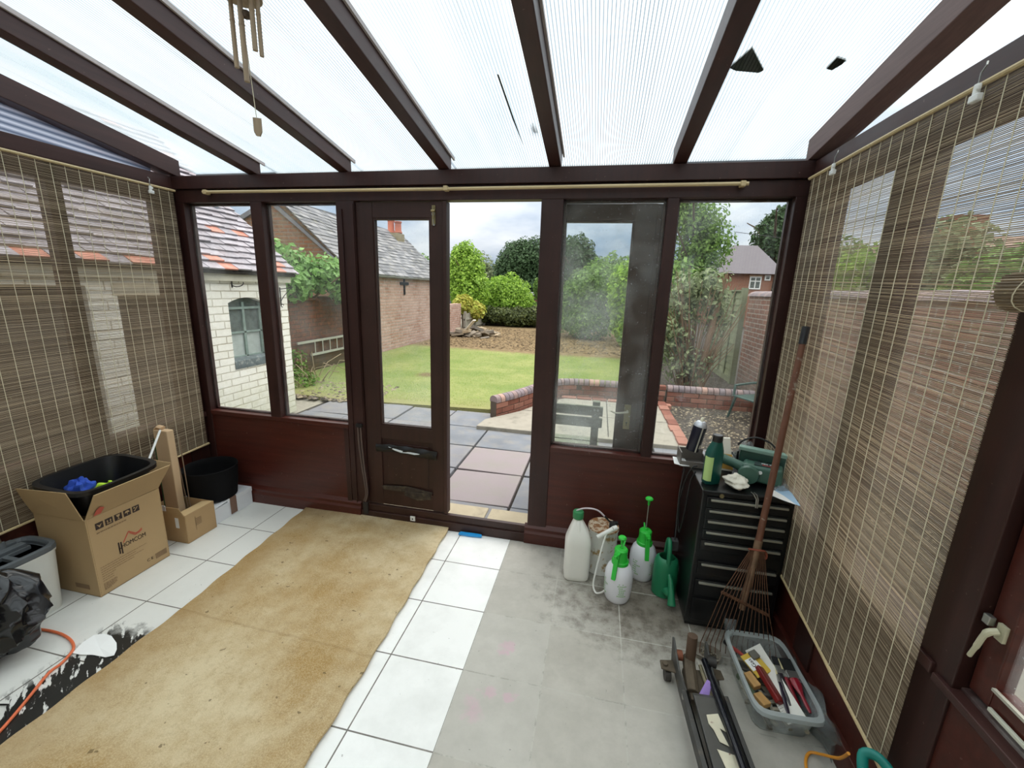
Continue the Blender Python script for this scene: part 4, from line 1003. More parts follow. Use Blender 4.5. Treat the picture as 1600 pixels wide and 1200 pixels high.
for i, (x, y, zz, s, lab) in enumerate(((-10.5, 36, 3.3, 1.3, 'hazy mid green tree on the skyline left of the doorway'), (-8.4, 37, 3.0, 1.2, 'hazy mid green tree on the skyline beside the beech'), (-11.5, 22, 2.2, .9, 'green tree peeping over the far end of the barn roof'), (-13.5, 30, 2.5, 1.4, 'distant tree far left behind the barn roof'))):
    tree('skyline_tree', x, y, [(0, 0, zz, s, s, s), (.9 * s, 0, zz - .8, s, s, s), (-.9 * s, 0, zz - .9, s, s, s), (0, 0, zz * .4, s * 1.4, s, s * .9)], 3000, .16, L_GREY if i < 2 else L_MID, lab, 'tree', 40 + i, .12)
hg = root('clipped_hedge', (-3.6, 18.2, G0), label='low dark overhanging conifer hedge across the far end of the lawn', cat='hedge')
foliage('foliage', [(-1.5, 0, .45, .7, .6, .38), (-.7, -.1, .48, .7, .6, .36), (.1, -.2, .46, .8, .6, .42), (.9, 0, .5, .8, .6, .42), (1.7, 0, .55, .8, .6, .42), (2.6, .1, .6, .8, .7, .45)], 8000, .085, L_HEDGE, hg, 13)
MB().box(-2.0, .3, 0, 3.3, .5, .3).build('retaining_edge', mk('grey_edge', '#8a8278', .9), hg)
# right part seen through pane three and four
tree('tall_ash_tree', 3.2, 17, [(0, 0, 4.2, 1.0, 1, .9), (.4, 0, 3.4, 1.0, 1, .9), (-.6, 0, 4.6, .7, .7, .6), (.0, 0, 2.4, 1.1, 1, 1.0), (-.3, 0, 5.3, .5, .5, .5)], 9500, .085, L_MID, 'tall airy green tree standing left of the red brick house', 'tree', 14, .10, inner=False, shell=(.3, 1.1))
tree('round_oak', -1.55, 25, [(0, 0, 3.4, 1.1, 1, 1.3), (.6, 0, 2.6, 1.1, 1, 1.2), (-.6, 0, 2.4, 1, 1, 1.2)], 8000, .11, L_DARK, 'rounded dark tree behind the dusty pane, left of the shrubs', 'tree', 15, .15)
tree('mixed_shrub', -.5, 15, [(0, 0, 1.4, .8, .8, 1.0), (.6, -.3, 1.6, .7, .8, .9), (-.5, 0, 1.0, .6, .6, .9), (.2, -.5, .6, .9, .7, .6)], 8500, .07, L_MID, 'leafy green shrub at the end of the lawn behind the dusty pane', 'shrub', 16, .06)
tree('mixed_shrub', .75, 13, [(0, 0, 1.5, .55, .6, 1.0), (.2, 0, .7, .6, .6, .6), (.5, .2, 1.9, .5, .5, .6)], 4200, .09, L_BRIGHT, 'lighter green shrub just left of the wooden bush stump', 'shrub', 17, .05)
tree('mixed_shrub', 1.4, 10.5, [(0, 0, 1.0, .6, .6, .9), (-.35, 0, .6, .5, .5, .6), (.35, 0, 1.6, .5, .5, .7)], 4000, .08, L_MID, 'tall green shrub behind the straggly pruned bush', 'shrub', 18, .05)
tree('flowering_shrub', .2, 19, [(0, 0, 1.8, 1.2, 1, 1.3), (1.4, 0, 2.0, 1.2, 1, 1.3)], 4200, .13, L_MID, 'wide green shrub mass beyond the far end of the lawn', 'shrub', 19, .06)
tree('distant_oak', 10.4, 30, [(0, 0, 5.2, 1.4, 1.2, 1.5), (1.3, 0, 4.8, 1.5, 1.2, 1.6), (.5, 0, 6.3, 1.1, 1, .9)], 4500, .16, L_DARK, 'dark tree behind the right end of the red brick house', 'tree', 20, .2)
tree('distant_oak', 4.9, 27, [(0, 0, 2.6, .9, .8, 1.3), (.6, 0, 3.6, .5, .5, .5)], 2500, .14, L_DARK, 'small dark tree behind the left end of the red brick house', 'tree', 21, .1)
# straggly pruned bush in front of the fence
pb = root('pruned_bush', (1.62, 7.5, G0), label='straggly pruned bush with bare brown stems in front of fence panel', cat='bush')
q = random.Random(33); m = MB()
for i in range(90):
    a = q.uniform(0, 6.3); rr = q.uniform(.02, .22); x, y = rr * math.cos(a), rr * math.sin(a); sp = q.uniform(.15, .62); hh = q.uniform(.7, 2.1)
    m.tube([(x, y, 0), (x * 1.2 + math.cos(a) * sp * .25, y * 1.2 + math.sin(a) * sp * .25, hh * .5), (x + math.cos(a) * sp, y + math.sin(a) * sp, hh)], [.012, .009, .004], 5)
m.tube([(.12, -.1, 0), (.17, -.08, .7), (.27, -.05, 1.5), (.33, -.1, 1.95)], [.07, .055, .045, .02], 8)
m.build('stems', L_DRY, pb)
foliage('foliage', [(-.2, 0, 1.55, .42, .35, .42), (-.35, 0, .9, .32, .35, .5), (.1, 0, 1.75, .36, .35, .3), (-.1, -.1, .45, .4, .3, .35), (.3, .1, 1.3, .25, .3, .4)], 2600, .055, L_GREY, pb, 34, False, shell=(.2, 1.15))
# trees beyond the right wall, seen through the blind
for i, (x, y, zz, s, mt, lab) in enumerate(((6.2, 13.4, 2.4, .8, L_MID, 'leafy tree over the right wall at far end of the blind'), (6.0, 11.4, 2.0, .8, L_BRIGHT, 'bright leafy tree above the boundary wall behind the right blind'), (6.3, 9.9, 2.3, .85, L_GREY, 'taller grey green tree behind the right blind, next to the chimney'), (6.4, 8.2, 1.6, .9, L_MID, 'low leafy tree under the chimney behind the right blind'), (9.5, 7.2, 3.1, 1.2, L_DARK, 'dark tree at the right edge behind the blind'))):
    tree('neighbour_tree', x, y, [(0, 0, zz, s, s, s), (.3, -.8, zz - .6, s, s, s), (-.2, .9, zz - .8, s, s, s)], 2600, .11, mt, lab, 'tree', 60 + i, .08)
# overhead line
m = MB(); m.tube([(5.9, 22, 4.5), (6.8, 22.3, 4.44), (8.6, 23, 4.33), (12, 24, 4.3)], .012, 5); tag(m.build('telephone_wire', IRON), 'thin dark telephone wire crossing the sky above the red brick house', 'wire')
# ================================================================ THINGS IN THE ROOM
# ---- bamboo blinds
def slatmat():
    m, g = newmat('split_bamboo')
    co = g.n('ShaderNodeTexCoord').outputs['Object']
    a = g.n('ShaderNodeAttribute', attribute_name='tone').outputs['Fac']
    c = g.mix(a, S('#94826b'), S('#d6c5aa'))
    n1 = g.noise(g.scaled(co, 1, 2, 60), 2.2, 3, .6)
    c = g.mix(g.math('MULTIPLY', g.step(n1, .5, .7), .4), c, S('#6f6152'))
    n2 = g.noise(co, 60, 2, .5)
    c = g.mix(g.math('MULTIPLY', g.step(n2, .68, .72), .6), c, S('#d8cba8'))
    finish(g, c, .5, 0, trans=.48, spec=.4)
    return m
BAM = slatmat(); CANE = mk('pale_bamboo_rod', '#c9b489', .5, var=.12, scale=5, stretch=(1, 20, 20)); STRING = mk('cream_blind_string', '#ddd5ba', .8, var=.05)
def blind(name, x, y0, y1, zt, zb0, zb1, face, label, seed):
    """blind hanging in the plane x; zb0/zb1 bottom heights at y0/y1; face = +1/-1 room side"""
    r = root(name, (x, y1, zt), label=label, cat='blind'); q = random.Random(seed)
    m = MB(); n = int((zt - (zb0 + zb1) / 2) / .0044)
    L = y0 - y1
    for i in range(n):
        t = (i + .5) / n; tone = q.random() ** 1.3
        za = -(zt - zb1) * t; zb = -(zt - zb0) * t; hh = .00112 * q.uniform(.8, 1.3); j = q.uniform(-.0007, .0007)
        K = 5; bow = [q.uniform(-.0004, .0004) for _ in range(K + 1)]
        for k in range(K):
            u0, u1 = k / K, (k + 1) / K
            p0 = (0, L * u0, za + (zb - za) * u0 + j + bow[k]); p1 = (0, L * u1, za + (zb - za) * u1 + j + bow[k + 1])
            o = len(m.v)
            for p in (p0, p1): m.v += [(p[0] - .0006, p[1], p[2] - hh), (p[0] + .0006, p[1], p[2] - hh), (p[0] + .0006, p[1], p[2] + hh), (p[0] - .0006, p[1], p[2] + hh)]
            m.f += [(o, o + 4, o + 5, o + 1), (o + 1, o + 5, o + 6, o + 2), (o + 2, o + 6, o + 7, o + 3), (o + 3, o + 7, o + 4, o)]; m.t += [tone] * 4
    m.build('bamboo_slats', BAM, r)
    yy = -.03; k = 0
    m = MB()
    while yy > L:
        u = yy / L; m.tube([(face * .0015, yy, -.005), (face * .0018, yy + .003, (-(zt - zb1) * (1 - u) - (zt - zb0) * u) * .5), (face * .0015, yy, -(zt - zb1) * (1 - u) - (zt - zb0) * u)], 0.00155, 4, cap=False); yy -= .058
    o_ = m.build('binding_strings', STRING, r); o_['kind'] = 'stuff'
    MB().tube([(face * .004, .01, .0), (face * .004, L * .5, .003), (face * .004, L - .01, 0)], .007, 8).build('top_rod', CANE, r, smooth=True)
    m = MB(); P = [(0, .01 + (L - .02) * i / 16, -(zt - zb1) + (zb0 - zb1) * i / 16 - .004) for i in range(17)]
    m.tube(P, [.007 + (.002 if i % 4 == 0 else 0) for i in range(17)], 8); m.build('bottom_rod', CANE, r, smooth=True)
    return r
blind('bamboo_blind', XL + .028, -.5, 2.315, 2.108, .30, .43, 1, 'long bamboo slat blind covering the left glazed wall', 2)
blind('bamboo_blind', XR - .028, 1.13, 2.285, 2.108, .25, .40, -1, 'bamboo slat blind covering the right glazed wall beside the rake', 3)
# rolled up blind at the right edge
rr = root('rolled_blind', (XR - .045, .62, 1.60), label='rolled up bamboo blind hanging above the casement window on the right', cat='blind')
m = MB(); P = [(0, .515, 0), (0, -.9, 0)]
q = random.Random(6)
for k in range(34):
    a = 2 * PI * k / 34; m.box(-.0015, -.9, .039, .0015, .515 + q.uniform(-.004, .004), .042, q.random(), Matrix.Rotation(a, 4, 'Y'))
m.tube([(0, .512, 0), (0, -.9, 0)], .039, 24); m.build('bamboo_roll', BAM, rr)
m = MB(); m.tube([(.0425 * math.cos(t), .46 + .008 * math.sin(t * 2), .0425 * math.sin(t)) for t in np.linspace(0, 2 * PI, 20)[:-1]], .0015, 4, closed=True); m.build('tie_string', STRING, rr)
# rod left on the head beam of the garden side
rd = root('curtain_rod', (-2.454, D - .030, 2.098), label='long cream bamboo rod fixed along the beam above the garden windows', cat='rod')
m = MB(); m.tube([(0, 0, 0), (1.55, 0, -.0035), (3.105, 0, 0)], .0085, 10); m.build('rod', CANE, rd, smooth=True)
for x in (.02, 1.585, 3.08): MB().box(x - .012, -.012, -.013, x + .012, .025, .012).build('rod_clip', CANE, rd, bevel=.003)
def clip(loc, rz, label):
    r = root('blind_clip', loc, rz, label=label, cat='clip', group=None)
    m = MB(); m.box(-.007, -.004, -.034, .007, .007, -.003).box(-.012, -.006, -.046, .016, .009, -.028).box(.004, -.006, -.02, .012, .004, -.008); m.build('clip_body', WHITEPL, r, bevel=.003)
    m = MB(); m.tube([(0, .002, -.01), (0, .002, .02), (.006, .006, .035), (.0, .01, .045)], .0022, 6); m.build('hook', STEEL, r)
clip((XL + .045, 2.165, 2.105), R(90), 'white plastic clip hooked on the left blind rod near the corner')
clip((XR - .047, 2.06, 2.112), R(-90), 'white plastic clip on the right blind rod near the far corner')
clip((XR - .047, 1.388, 2.112), R(-90), 'white plastic clip on the right blind rod nearest the camera')

# ---- wind chime
wc = root('wind_chime', (-1.06, 1.2, 2.395), label='bamboo wind chime hanging from the ceiling at upper left', cat='wind chime')
BAMT = mk('bamboo_tube', '#a59177', .5, var=.15, scale=8, stretch=(12, 12, 1))
for (x, y, z0, r_) in ((-.035, .0, -.215, .0065), (.004, -.01, -.258, .0075), (.036, -.004, -.178, .0070), (.046, .008, -.188, .006)):
    m = MB(); m.tube([(x, y, z0), (x, y, z0 * .5), (x, y, -.04)], [r_, r_, r_ * .95], 10); m.tube([(x, y, z0 * .45), (x, y, z0 * .45 + .003)], r_ * 1.12, 10); m.build('chime_tube', BAMT, wc, smooth=True)
MB().tube([(0, 0, 0), (0, 0, -.10), (.012, .004, -.35)], .0012, 5).build('cord', STRING, wc)
MB().lathe([(.0, -.012), (.010, -.008), (.013, 0), (.010, .008), (0, .012)], 14, c=(.012, 0, -.085)).build('striker', mk('dark_striker', '#55473a', .6), wc, smooth=True)
MB().prism([(-.001, .003, -.345), (.026, .003, -.349), (.026, .003, -.385), (.018, .003, -.398), (.006, .003, -.396), (-.001, .003, -.384)], (0, .004, 0)).build('wind_catcher', BAMT, wc)
MB().lathe([(.0, .0), (.055, .0), (.055, .012), (0, .012)], 20, c=(0, 0, -.04)).build('top_disc', BAMT, wc)

# ---- carpet and scraps
m = MB()
def carp(u, v):
    yy = 2.375 - v * 3.5
    xl = -1.93 + .075 * min(v * 3.4, 1) - .01 * v; xr = -.865 + .025 * min(v * 3.4, 1) + .02 * max(v - .3, 0)
    xx = xl + (xr - xl) * u + (.004 * math.sin(yy * 31) if u in (0, 1) else 0)
    ty = 2.34 + .008 * math.sin(u * 17) + .004 * math.sin(u * 41)
    if v == 0: yy = ty
    bumpz = .012 + .0015 * math.sin(xx * 9 + yy * 4) - .004 * math.exp(-((yy - 1.345 + .02 * xx) / .02) ** 2)
    return (xx, yy, bumpz)
m.grid(carp, 24, 140, .011); cp = m.build('carpet', CARPET, smooth=True)
tag(cp, 'long worn tan carpet strip laid on the tiles before the closed door leaf', 'carpet')
def flat(name, pts, z, th, mat, label, cat, curl=0):
    m = MB(); c = (sum(p[0] for p in pts) / len(pts), sum(p[1] for p in pts) / len(pts)); n = len(pts)
    bot = [(x, y, z + curl * (.5 + .5 * math.sin(i * 2.1))) for i, (x, y) in enumerate(pts)]; top = [(p[0], p[1], p[2] + th) for p in bot]
    m.add(bot + top + [(c[0], c[1], z + th), (c[0], c[1], z)], [(i, (i + 1) % n, n + (i + 1) % n, n + i) for i in range(n)] + [(n + i, n + (i + 1) % n, 2 * n) for i in range(n)] + [((i + 1) % n, i, 2 * n + 1) for i in range(n)])
    return tag(m.build(name, mat), label, cat)
PAPER = mk('white_paper', '#f4f5f3', .7, var=.03)
flat('paper_scrap', [(-2.083, 1.07), (-2.10, 1.12), (-2.105, 1.165), (-2.07, 1.178), (-2.02, 1.175), (-1.965, 1.155), (-1.925, 1.128), (-1.90, 1.10), (-1.93, 1.088), (-1.99, 1.083), (-2.04, 1.07)], .001, .0015, PAPER, 'torn rounded piece of white paper lying on the black patch of floor', 'paper', .006)
flat('orange_straw', [(-1.086, 1.527), (-1.080, 1.532), (-1.012, 1.673), (-1.018, 1.672)], .0135, .002, mk('red_straw', '#b3593a', .8), 'thin reddish straw lying on the right half of the carpet', 'straw')
BLUE = mk('bright_blue_plastic', '#2296dd', .4)
flat('blue_wrapper', [(-.785, 2.310), (-.778, 2.335), (-.69, 2.338), (-.635, 2.335), (-.632, 2.318), (-.70, 2.31)], .004, .012, BLUE, 'bright blue plastic strip on the tiles against the door threshold', 'wrapper')
flat('white_thread', [(-1.512, .94), (-1.509, .941), (-1.495, .985), (-1.478, 1.018), (-1.480, 1.020), (-1.498, .986)], .0135, .002, PAPER, 'short curved white thread on the left half of the carpet', 'thread')
wk = root('white_bracket', (-1.115, D - .012, .055), label='small square white catch plate on the threshold below the closed door', cat='bracket')
MB().box(-.017, -.006, -.015, .017, .0, .018).build('plate', WHITEPL, wk, bevel=.001)
MB().tube([(0, -.0075, 0), (0, -.004, 0)], .005, 8).build('screw_hole', mk('dark_hole', '#151515', .8), wk)
# orange cable across the tiles on the left
ORANGE = mk('orange_cable', '#e2744a', .45, var=.08)
m = MB(); m.tube(spline([(-2.45, 1.125, .006), (-2.38, 1.13, .006), (-2.30, 1.135, .006), (-2.227, 1.131, .006), (-2.16, 1.116, .006), (-2.105, 1.09, .008), (-2.078, 1.06, .010), (-2.063, 1.02, .007), (-2.058, .975, .006), (-1.995, .87, .006), (-1.942, .772, .006), (-1.90, .66, .006)], 5), .0055, 8)
tag(m.build('power_cable', ORANGE, smooth=True), 'orange power cable curling from under the black bin bag along the carpet edge', 'cable')
BLACKC = mk('black_cable_rubber', '#161617', .5)
m = MB(); m.tube(spline([(-2.22, .80, .004), (-2.06, .845, .004), (-2.02, .835, .015), (-1.965, .80, .004), (-1.95, .74, .004)], 5), .003, 6)
tag(m.build('thin_cable', BLACKC, smooth=True), 'thin black cable crossing under the orange cable at lower left', 'cable')

# ---- big cardboard box
CARD = mk('brown_cardboard', '#b2966d', .8, var=.05, scale=3, bump=.05)
CARDIN = mk('cardboard_inside', '#a0845c', .85, var=.05)
INK = mk('dark_print_ink', '#35261f', .7); REDINK = mk('red_print_ink', '#c25a46', .7); PALEINK = mk('faint_print_ink', '#8c7153', .8)
BX0, BX1, BY0, BY1, BH = -2.663, -2.335, 1.350, 1.700, .425
ox, oy = -2.335, 1.350
bb = root('cardboard_box', (ox, oy, 0), label='large open brown cardboard box with printed house logo, black tub in top', cat='box')
W_, L_, t_ = BX1 - BX0, BY1 - BY0, .005
m = MB(); m.box(-W_, 0, 0, 0, L_, t_).box(-W_, 0, 0, 0, t_, BH).box(-W_, L_ - t_, 0, 0, L_, BH).box(-W_, t_, 0, -W_ + t_, L_ - t_, BH).box(-t_, t_, 0, 0, L_ - t_, BH)
m.build('box_body', CARD, bb, bevel=.0015)
def flap(pts, th=(0, 0, .004)):
    return MB().prism(pts, th)
flap([(0, .003, BH), (0, L_ - .003, BH + .004), (.068, L_ + .03, BH + .135), (.072, .012, BH + .135)], (-.004, 0, 0.002)).build('box_flap', CARD, bb)
flap([(-W_ + .003, 0, BH), (-.003, 0, BH), (-.045, -.02, BH + .15), (-W_ - .02, -.03, BH + .14)], (0, -.004, 0)).build('box_flap', CARD, bb)
flap([(-W_, .003, BH), (-W_, L_ - .003, BH), (-W_ - .015, L_ + .01, BH + .13), (-W_ - .015, 0, BH + .12)], (.004, 0, 0)).build('box_flap', CARDIN, bb)
flap([(-W_ + .003, L_, BH), (-.003, L_, BH), (-.02, L_ + .10, BH + .11), (-W_ + .01, L_ + .10, BH + .12)], (0, -.004, 0)).build('box_flap', CARDIN, bb)
# print on the right face (local x=0 plane; +y runs right, +z up)
def onface(y, z, x=.0012): return frameM((x, y, z), (0, 1, 0), (0, 0, 1))
lg = text('logo_lettering', 'HOMCOM', .034, onface(.185, .205), INK, bb, sx=.78)
m = MB(); m.box(.0008, .112, .17, .0016, .118, .235).box(.0008, .123, .165, .0016, .129, .232).box(.0008, .112, .196, .0016, .129, .201); m.build('logo_tall_letter', INK, bb)
def stroke(pts, wd, mat, nm, x=.0008):
    m = MB()
    for (a, b) in zip(pts, pts[1:]):
        d = Vector((0, b[0] - a[0], b[1] - a[1])).normalized(); nrm = Vector((0, -d.z, d.y)) * wd / 2
        A, B = Vector((x, a[0], a[1])), Vector((x, b[0], b[1]))
        m.prism([tuple(A - nrm), tuple(B - nrm), tuple(B + nrm), tuple(A + nrm)], (.0006, 0, 0))
    return m.build(nm, mat, bb)
stroke([(.137, .222), (.168, .268), (.200, .238), (.215, .240), (.232, .250)], .005, REDINK, 'logo_roof')
stroke([(.171, .258), (.196, .232), (.214, .234), (.232, .241)], .004, REDINK, 'logo_roof')
for i in range(5):
    y = .035 + i * .042; z = .372
    f = MB(); f.box(.0008, y, z - .018, .0013, y + .034, z + .016); f = f.build('handling_symbol', INK, bb)
    g2 = MB()
    if i == 0: g2.prism([(.0014, y + .006, z + .008), (.0014, y + .017, z - .012), (.0014, y + .028, z + .008), (.0014, y + .017, z + .0)], (.0005, 0, 0))
    elif i == 1: g2.box(.0014, y + .006, z - .012, .0019, y + .028, z - .009).prism([(.0014, y + .006, z), (.0014, y + .014, z), (.0014, y + .010, z + .01)], (.0005, 0, 0)).prism([(.0014, y + .02, z), (.0014, y + .028, z), (.0014, y + .024, z + .01)], (.0005, 0, 0)).box(.0014, y + .009, z - .008, .0019, y + .012, z).box(.0014, y + .0225, z - .008, .0019, y + .0255, z)
    elif i == 2: g2.prism([(.0014, y + .008, z + .012), (.0014, y + .026, z + .012), (.0014, y + .022, z), (.0014, y + .012, z)], (.0005, 0, 0)).box(.0014, y + .0155, z - .011, .0019, y + .0185, z).box(.0014, y + .011, z - .013, .0019, y + .023, z - .0105)
    elif i == 3: g2.prism([(.0014, y + .005, z), (.0014, y + .029, z), (.0014, y + .023, z + .010), (.0014, y + .011, z + .010)], (.0005, 0, 0)).box(.0014, y + .016, z - .011, .0019, y + .018, z)
    else: g2.prism([(.0014, y + .006, z - .010), (.0014, y + .010, z - .012), (.0014, y + .028, z + .008), (.0014, y + .024, z + .010)], (.0005, 0, 0)).box(.0014, y + .006, z + .004, .0019, y + .014, z + .010)
    g2.build('symbol_mark', CARD, f)
q = random.Random(2)
def rows(nm, n, y0, z0, dz, wds, h_=.003):
    m = MB()
    for i in range(n):
        y = y0; zc = z0 - i * dz
        while y < y0 + wds[i]: l = q.uniform(.004, .014); m.box(.0008, y, zc, .0012, min(y + l, y0 + wds[i]), zc + h_); y += l + .0025
    return m.build(nm, PALEINK, bb)
rows('small_print', 1, .035, .332, .01, (.135,), .007); rows('fine_print_lines', 7, .022, .150, .0125, (.22, .165, .20, .15, .06, .05, .05)); rows('fine_print_block', 6, .022, .058, .0065, (.06, .06, .055, .06, .05, .03), .004)
text('ce_mark', 'C E', .022, onface(.245, .048), INK, bb)
m = MB(); y = .275
while y < .335: l = q.uniform(.002, .006); m.box(.0008, y, .030, .0013, y + l, .062); y += l + .0018
m.build('carton_number_block', PALEINK, bb)
m = MB(); m.prism([(.0, .03, 0), (.0, .06, 0), (.0, .07, .035), (.0, .05, .05), (.0, .035, .035)], (.0008, 0, 0)); m2 = Matrix.Translation((.012, 0, BH + .01)) @ Matrix.Rotation(R(28), 4, 'Y'); m.v = [tuple(m2 @ Vector(p)) for p in m.v]; m.build('red_flap_print', REDINK, bb)
m = MB(); m.box(-.15, -.0012, .035, -.06, -.0006, .06); m.build('carton_number_block', PALEINK, bb)
# black washing-up tub on top of it
BLACKP = mk('black_plastic', '#121214', .38, var=.2, coat=.1)
tb = root('plastic_tub', (-2.487, 1.535, .425), label='black plastic washing up tub wedged in the top of the big cardboard box', cat='tub', rot=(R(1.5), R(3), R(0)))
def tubshape(m, hx, hy, h, t, taper=.82, sq=2.6, rim=.016):
    m.lathe([(taper, 0), (taper + .02, .006), (1, h), (1 + rim * 6, h), (1 + rim * 6, h - .014), (1 + rim * 6.6, h - .014), (1 + rim * 6.6, h + .006), (.985, h + .006), (.965, h - .006), (taper - .02, .010), (taper - .10, .006)], 48, sx=hx, sy=hy, sq=sq)
    return m
m = MB(); tubshape(m, .160, .182, .150, .004, taper=.80); m.build('tub_shell', BLACKP, tb, smooth=True)
NEON = mk('lime_cloth', '#b9e23c', .8, var=.12); BLUEC = mk('blue_cloth', '#2b4fb4', .85, var=.15)
def crumple(name, loc, rx, ry, rz, mat, label, cat, seed, n=26, amp=.35):
    q = random.Random(seed); ph = [q.uniform(0, 6) for _ in range(6)]
    m = MB(); prof = []
    N = n; vs = []
    for i in range(N + 1):
        th = PI * i / N
        for k in range(N):
            a = 2 * PI * k / N
            d = 1 + amp * (.5 * math.sin(3 * a + ph[0] + 2 * th) + .4 * math.sin(5 * a - 3 * th + ph[1]) + .35 * math.sin(8 * th + 2 * a + ph[2]) + .25 * math.sin(11 * a + 5 * th + ph[3]))
            vs.append((rx * d * math.sin(th) * math.cos(a), ry * d * math.sin(th) * math.sin(a), max(rz * (1 + .3 * (d - 1)) * (1 + math.cos(th)), 0)))
    fs = [(i * N + k, (i + 1) * N + k, (i + 1) * N + (k + 1) % N, i * N + (k + 1) % N) for i in range(N) for k in range(N)]
    m.add(vs, fs); o = m.build(name, mat, smooth=True); o.location = loc
    return tag(o, label, cat)
crumple('cloth', (-2.425, 1.53, .436), .060, .055, .045, NEON, 'bright lime green cloth crumpled in the black tub', 'cloth', 3)
crumple('cloth', (-2.53, 1.47, .436), .05, .05, .06, BLUEC, 'blue cloth lying in the near side of the black tub', 'cloth', 4)
m = MB(); m.tube([(-2.42, 1.66, .44), (-2.548, 1.917, .672)], .0062, 8); tag(m.build('white_rod', WHITEPL, smooth=True), 'thin white rod leaning from the big box onto the tall carton', 'rod')
# medium box with tall carton and canes
mb_ = root('cardboard_box', (-2.335, 1.815, 0), label='smaller open cardboard box between the big box and the white box', cat='box')
W_, L_, BH2 = .30, .195, .185
m = MB(); m.box(-W_, 0, 0, 0, L_, .004).box(-W_, 0, 0, 0, .004, BH2).box(-W_, L_ - .004, 0, 0, L_, BH2).box(-W_, .004, 0, -W_ + .004, L_ - .004, BH2).box(-.004, .004, 0, 0, L_ - .004, BH2)
m.build('box_body', mk('tan_cardboard', '#b3946a', .8, var=.06), mb_, bevel=.0015)
flap([(0, .003, BH2), (0, L_ - .003, BH2), (-.085, L_ - .006, BH2 - .012), (-.085, .02, BH2 - .012)], (0, 0, .003)).build('box_flap', mk('lit_flap_cardboard', '#c9ad80', .8, var=.05), mb_)  # same card as the body, lightened in colour for light falling on the flap
flap([(-W_ + .003, 0, BH2), (-.003, 0, BH2), (-.012, -.018, BH2 + .06), (-.11, -.012, BH2 + .052), (-.20, -.014, BH2 + .06), (-W_ + .02, -.018, BH2 + .06)], (0, -.003, 0)).build('box_flap', CARD, mb_)
MB().box(-.20, -.019, BH2 + .028, -.11, -.0165, BH2 + .062).build('packing_tape', mk('pale_tape', '#cfcfd6', .3), mb_)
MB().box(-.075, -.0014, .098, -.05, -.0004, .165).build('address_label', PAPER, mb_)
m = MB(); m.box(.0004, .06, .06, .001, .062, .15)
for zz in (.09, .10, .11, .12, .13): m.box(.0004, .06, zz, .001, .10, zz + .004)
m.build('faded_print', PALEINK, mb_)
tcn = root('tall_carton', (-2.575, 1.955, .006), label='tall narrow cardboard carton standing upright in the smaller open box', cat='box')
m = MB(); m.box(-.052, -.022, 0, .052, .022, .655); m.build('carton', mk('pale_brown_carton', '#cdb08c', .8, var=.05), tcn, bevel=.004)
m = MB(); m.box(-.056, -.024, .10, -.052, .022, .60); m.build('green_edge', mk('dark_green_card', '#3c5a38', .7), tcn)
m = MB(); m.tube([(-.052, 0, .655), (-.03, 0, .672), (.0, 0, .667)], .018, 8, flat=.5); m.build('bent_flap', mk('pale_carton_flap', '#cfae8a', .8), tcn, smooth=True)
for i, (a, b) in enumerate((((-2.505, 1.985, .01), (-2.56, 1.993, .63)), ((-2.492, 1.985, .01), (-2.51, 1.993, .60)), ((-2.520, 1.985, .01), (-2.60, 1.996, .58)))):
    m = MB(); m.tube([a, b], .003, 6); tag(m.build('thin_cane', mk('brown_cane_%d' % i, '#8b7560', .7), smooth=True), ('middle and tallest of three thin brown canes in the smaller open box', 'rightmost of three thin brown canes in the smaller open box', 'leftmost of three thin brown canes, leaning beside the tall carton')[i], 'cane', 'canes in the smaller open box')
# white box and black drum
wb = root('white_box', (-2.36, 2.03, 0), label='long white cardboard box with a brown stripe under the black fabric drum', cat='box')
WHT = mk('white_card', '#e9ebee', .5, var=.03)
m = MB(); m.box(-.31, 0, 0, 0, .30, .105); m.build('box_base', WHT, wb, bevel=.002)
m = MB(); m.box(-.312, .10, .095, .003, .302, .128).box(-.312, -.002, .095, -.15, .10, .124); m.build('box_lid', WHT, wb, bevel=.002)
m = MB(); m.prism([(.003, -.002, .112), (-.15, -.002, .124), (-.15, .10, .124), (.003, .10, .124)], (0, 0, -.004)); m.build('lifted_flap', WHT, wb)
m = MB(); m.box(.0032, .115, .01, .0045, .165, .1285).box(-.16, .115, .128, .0045, .165, .1295); m.build('brown_stripe', mk('brown_band', '#7b5f50', .6), wb)
dm = root('fabric_drum', (-2.497, 2.158, .130), label='black fabric drum pot sitting on the white box in the corner', cat='pot')
m = MB(); m.lathe([(.138, 0), (.150, .10), (.158, .205), (.160, .213), (.157, .218), (.152, .213), (.148, .18), (.132, .01), (0, .008)], 48); m.build('drum_wall', mk('black_felt', '#0e0e10', .85, var=.2, bump=.2, bscale=200, spec=.2), dm, smooth=True)

# ---- mop bucket and bin bag
mp = root('mop_bucket', (-2.540, 1.175, 0), label='white mop bucket with grey wringer lid beside the big cardboard box', cat='bucket')
BW = mk('offwhite_bucket', '#dedfd8', .45, var=.04); GRY = mk('slate_grey_plastic', '#5b6063', .5, var=.08)
m = MB(); m.lathe([(.86, 0), (.88, .004), (1, .30), (1.03, .30), (1.03, .308), (.96, .308), (.84, .02), (0, .02)], 40, sx=.112, sy=.125, sq=2.4); m.build('bucket_shell', BW, mp, smooth=True)
m = MB(); m.lathe([(1.02, .308), (1.05, .312), (1.04, .335), (.90, .338), (.84, .325), (.84, .308)], 40, sx=.112, sy=.125, sq=2.4)
m.box(-.10, -.11, .315, .02, .07, .335).box(-.085, -.10, .335, -.045, .06, .352).box(-.02, -.10, .335, .015, .06, .352).box(-.10, -.03, .315, .10, -.01, .334); m.build('wringer_lid', GRY, mp, bevel=.003)
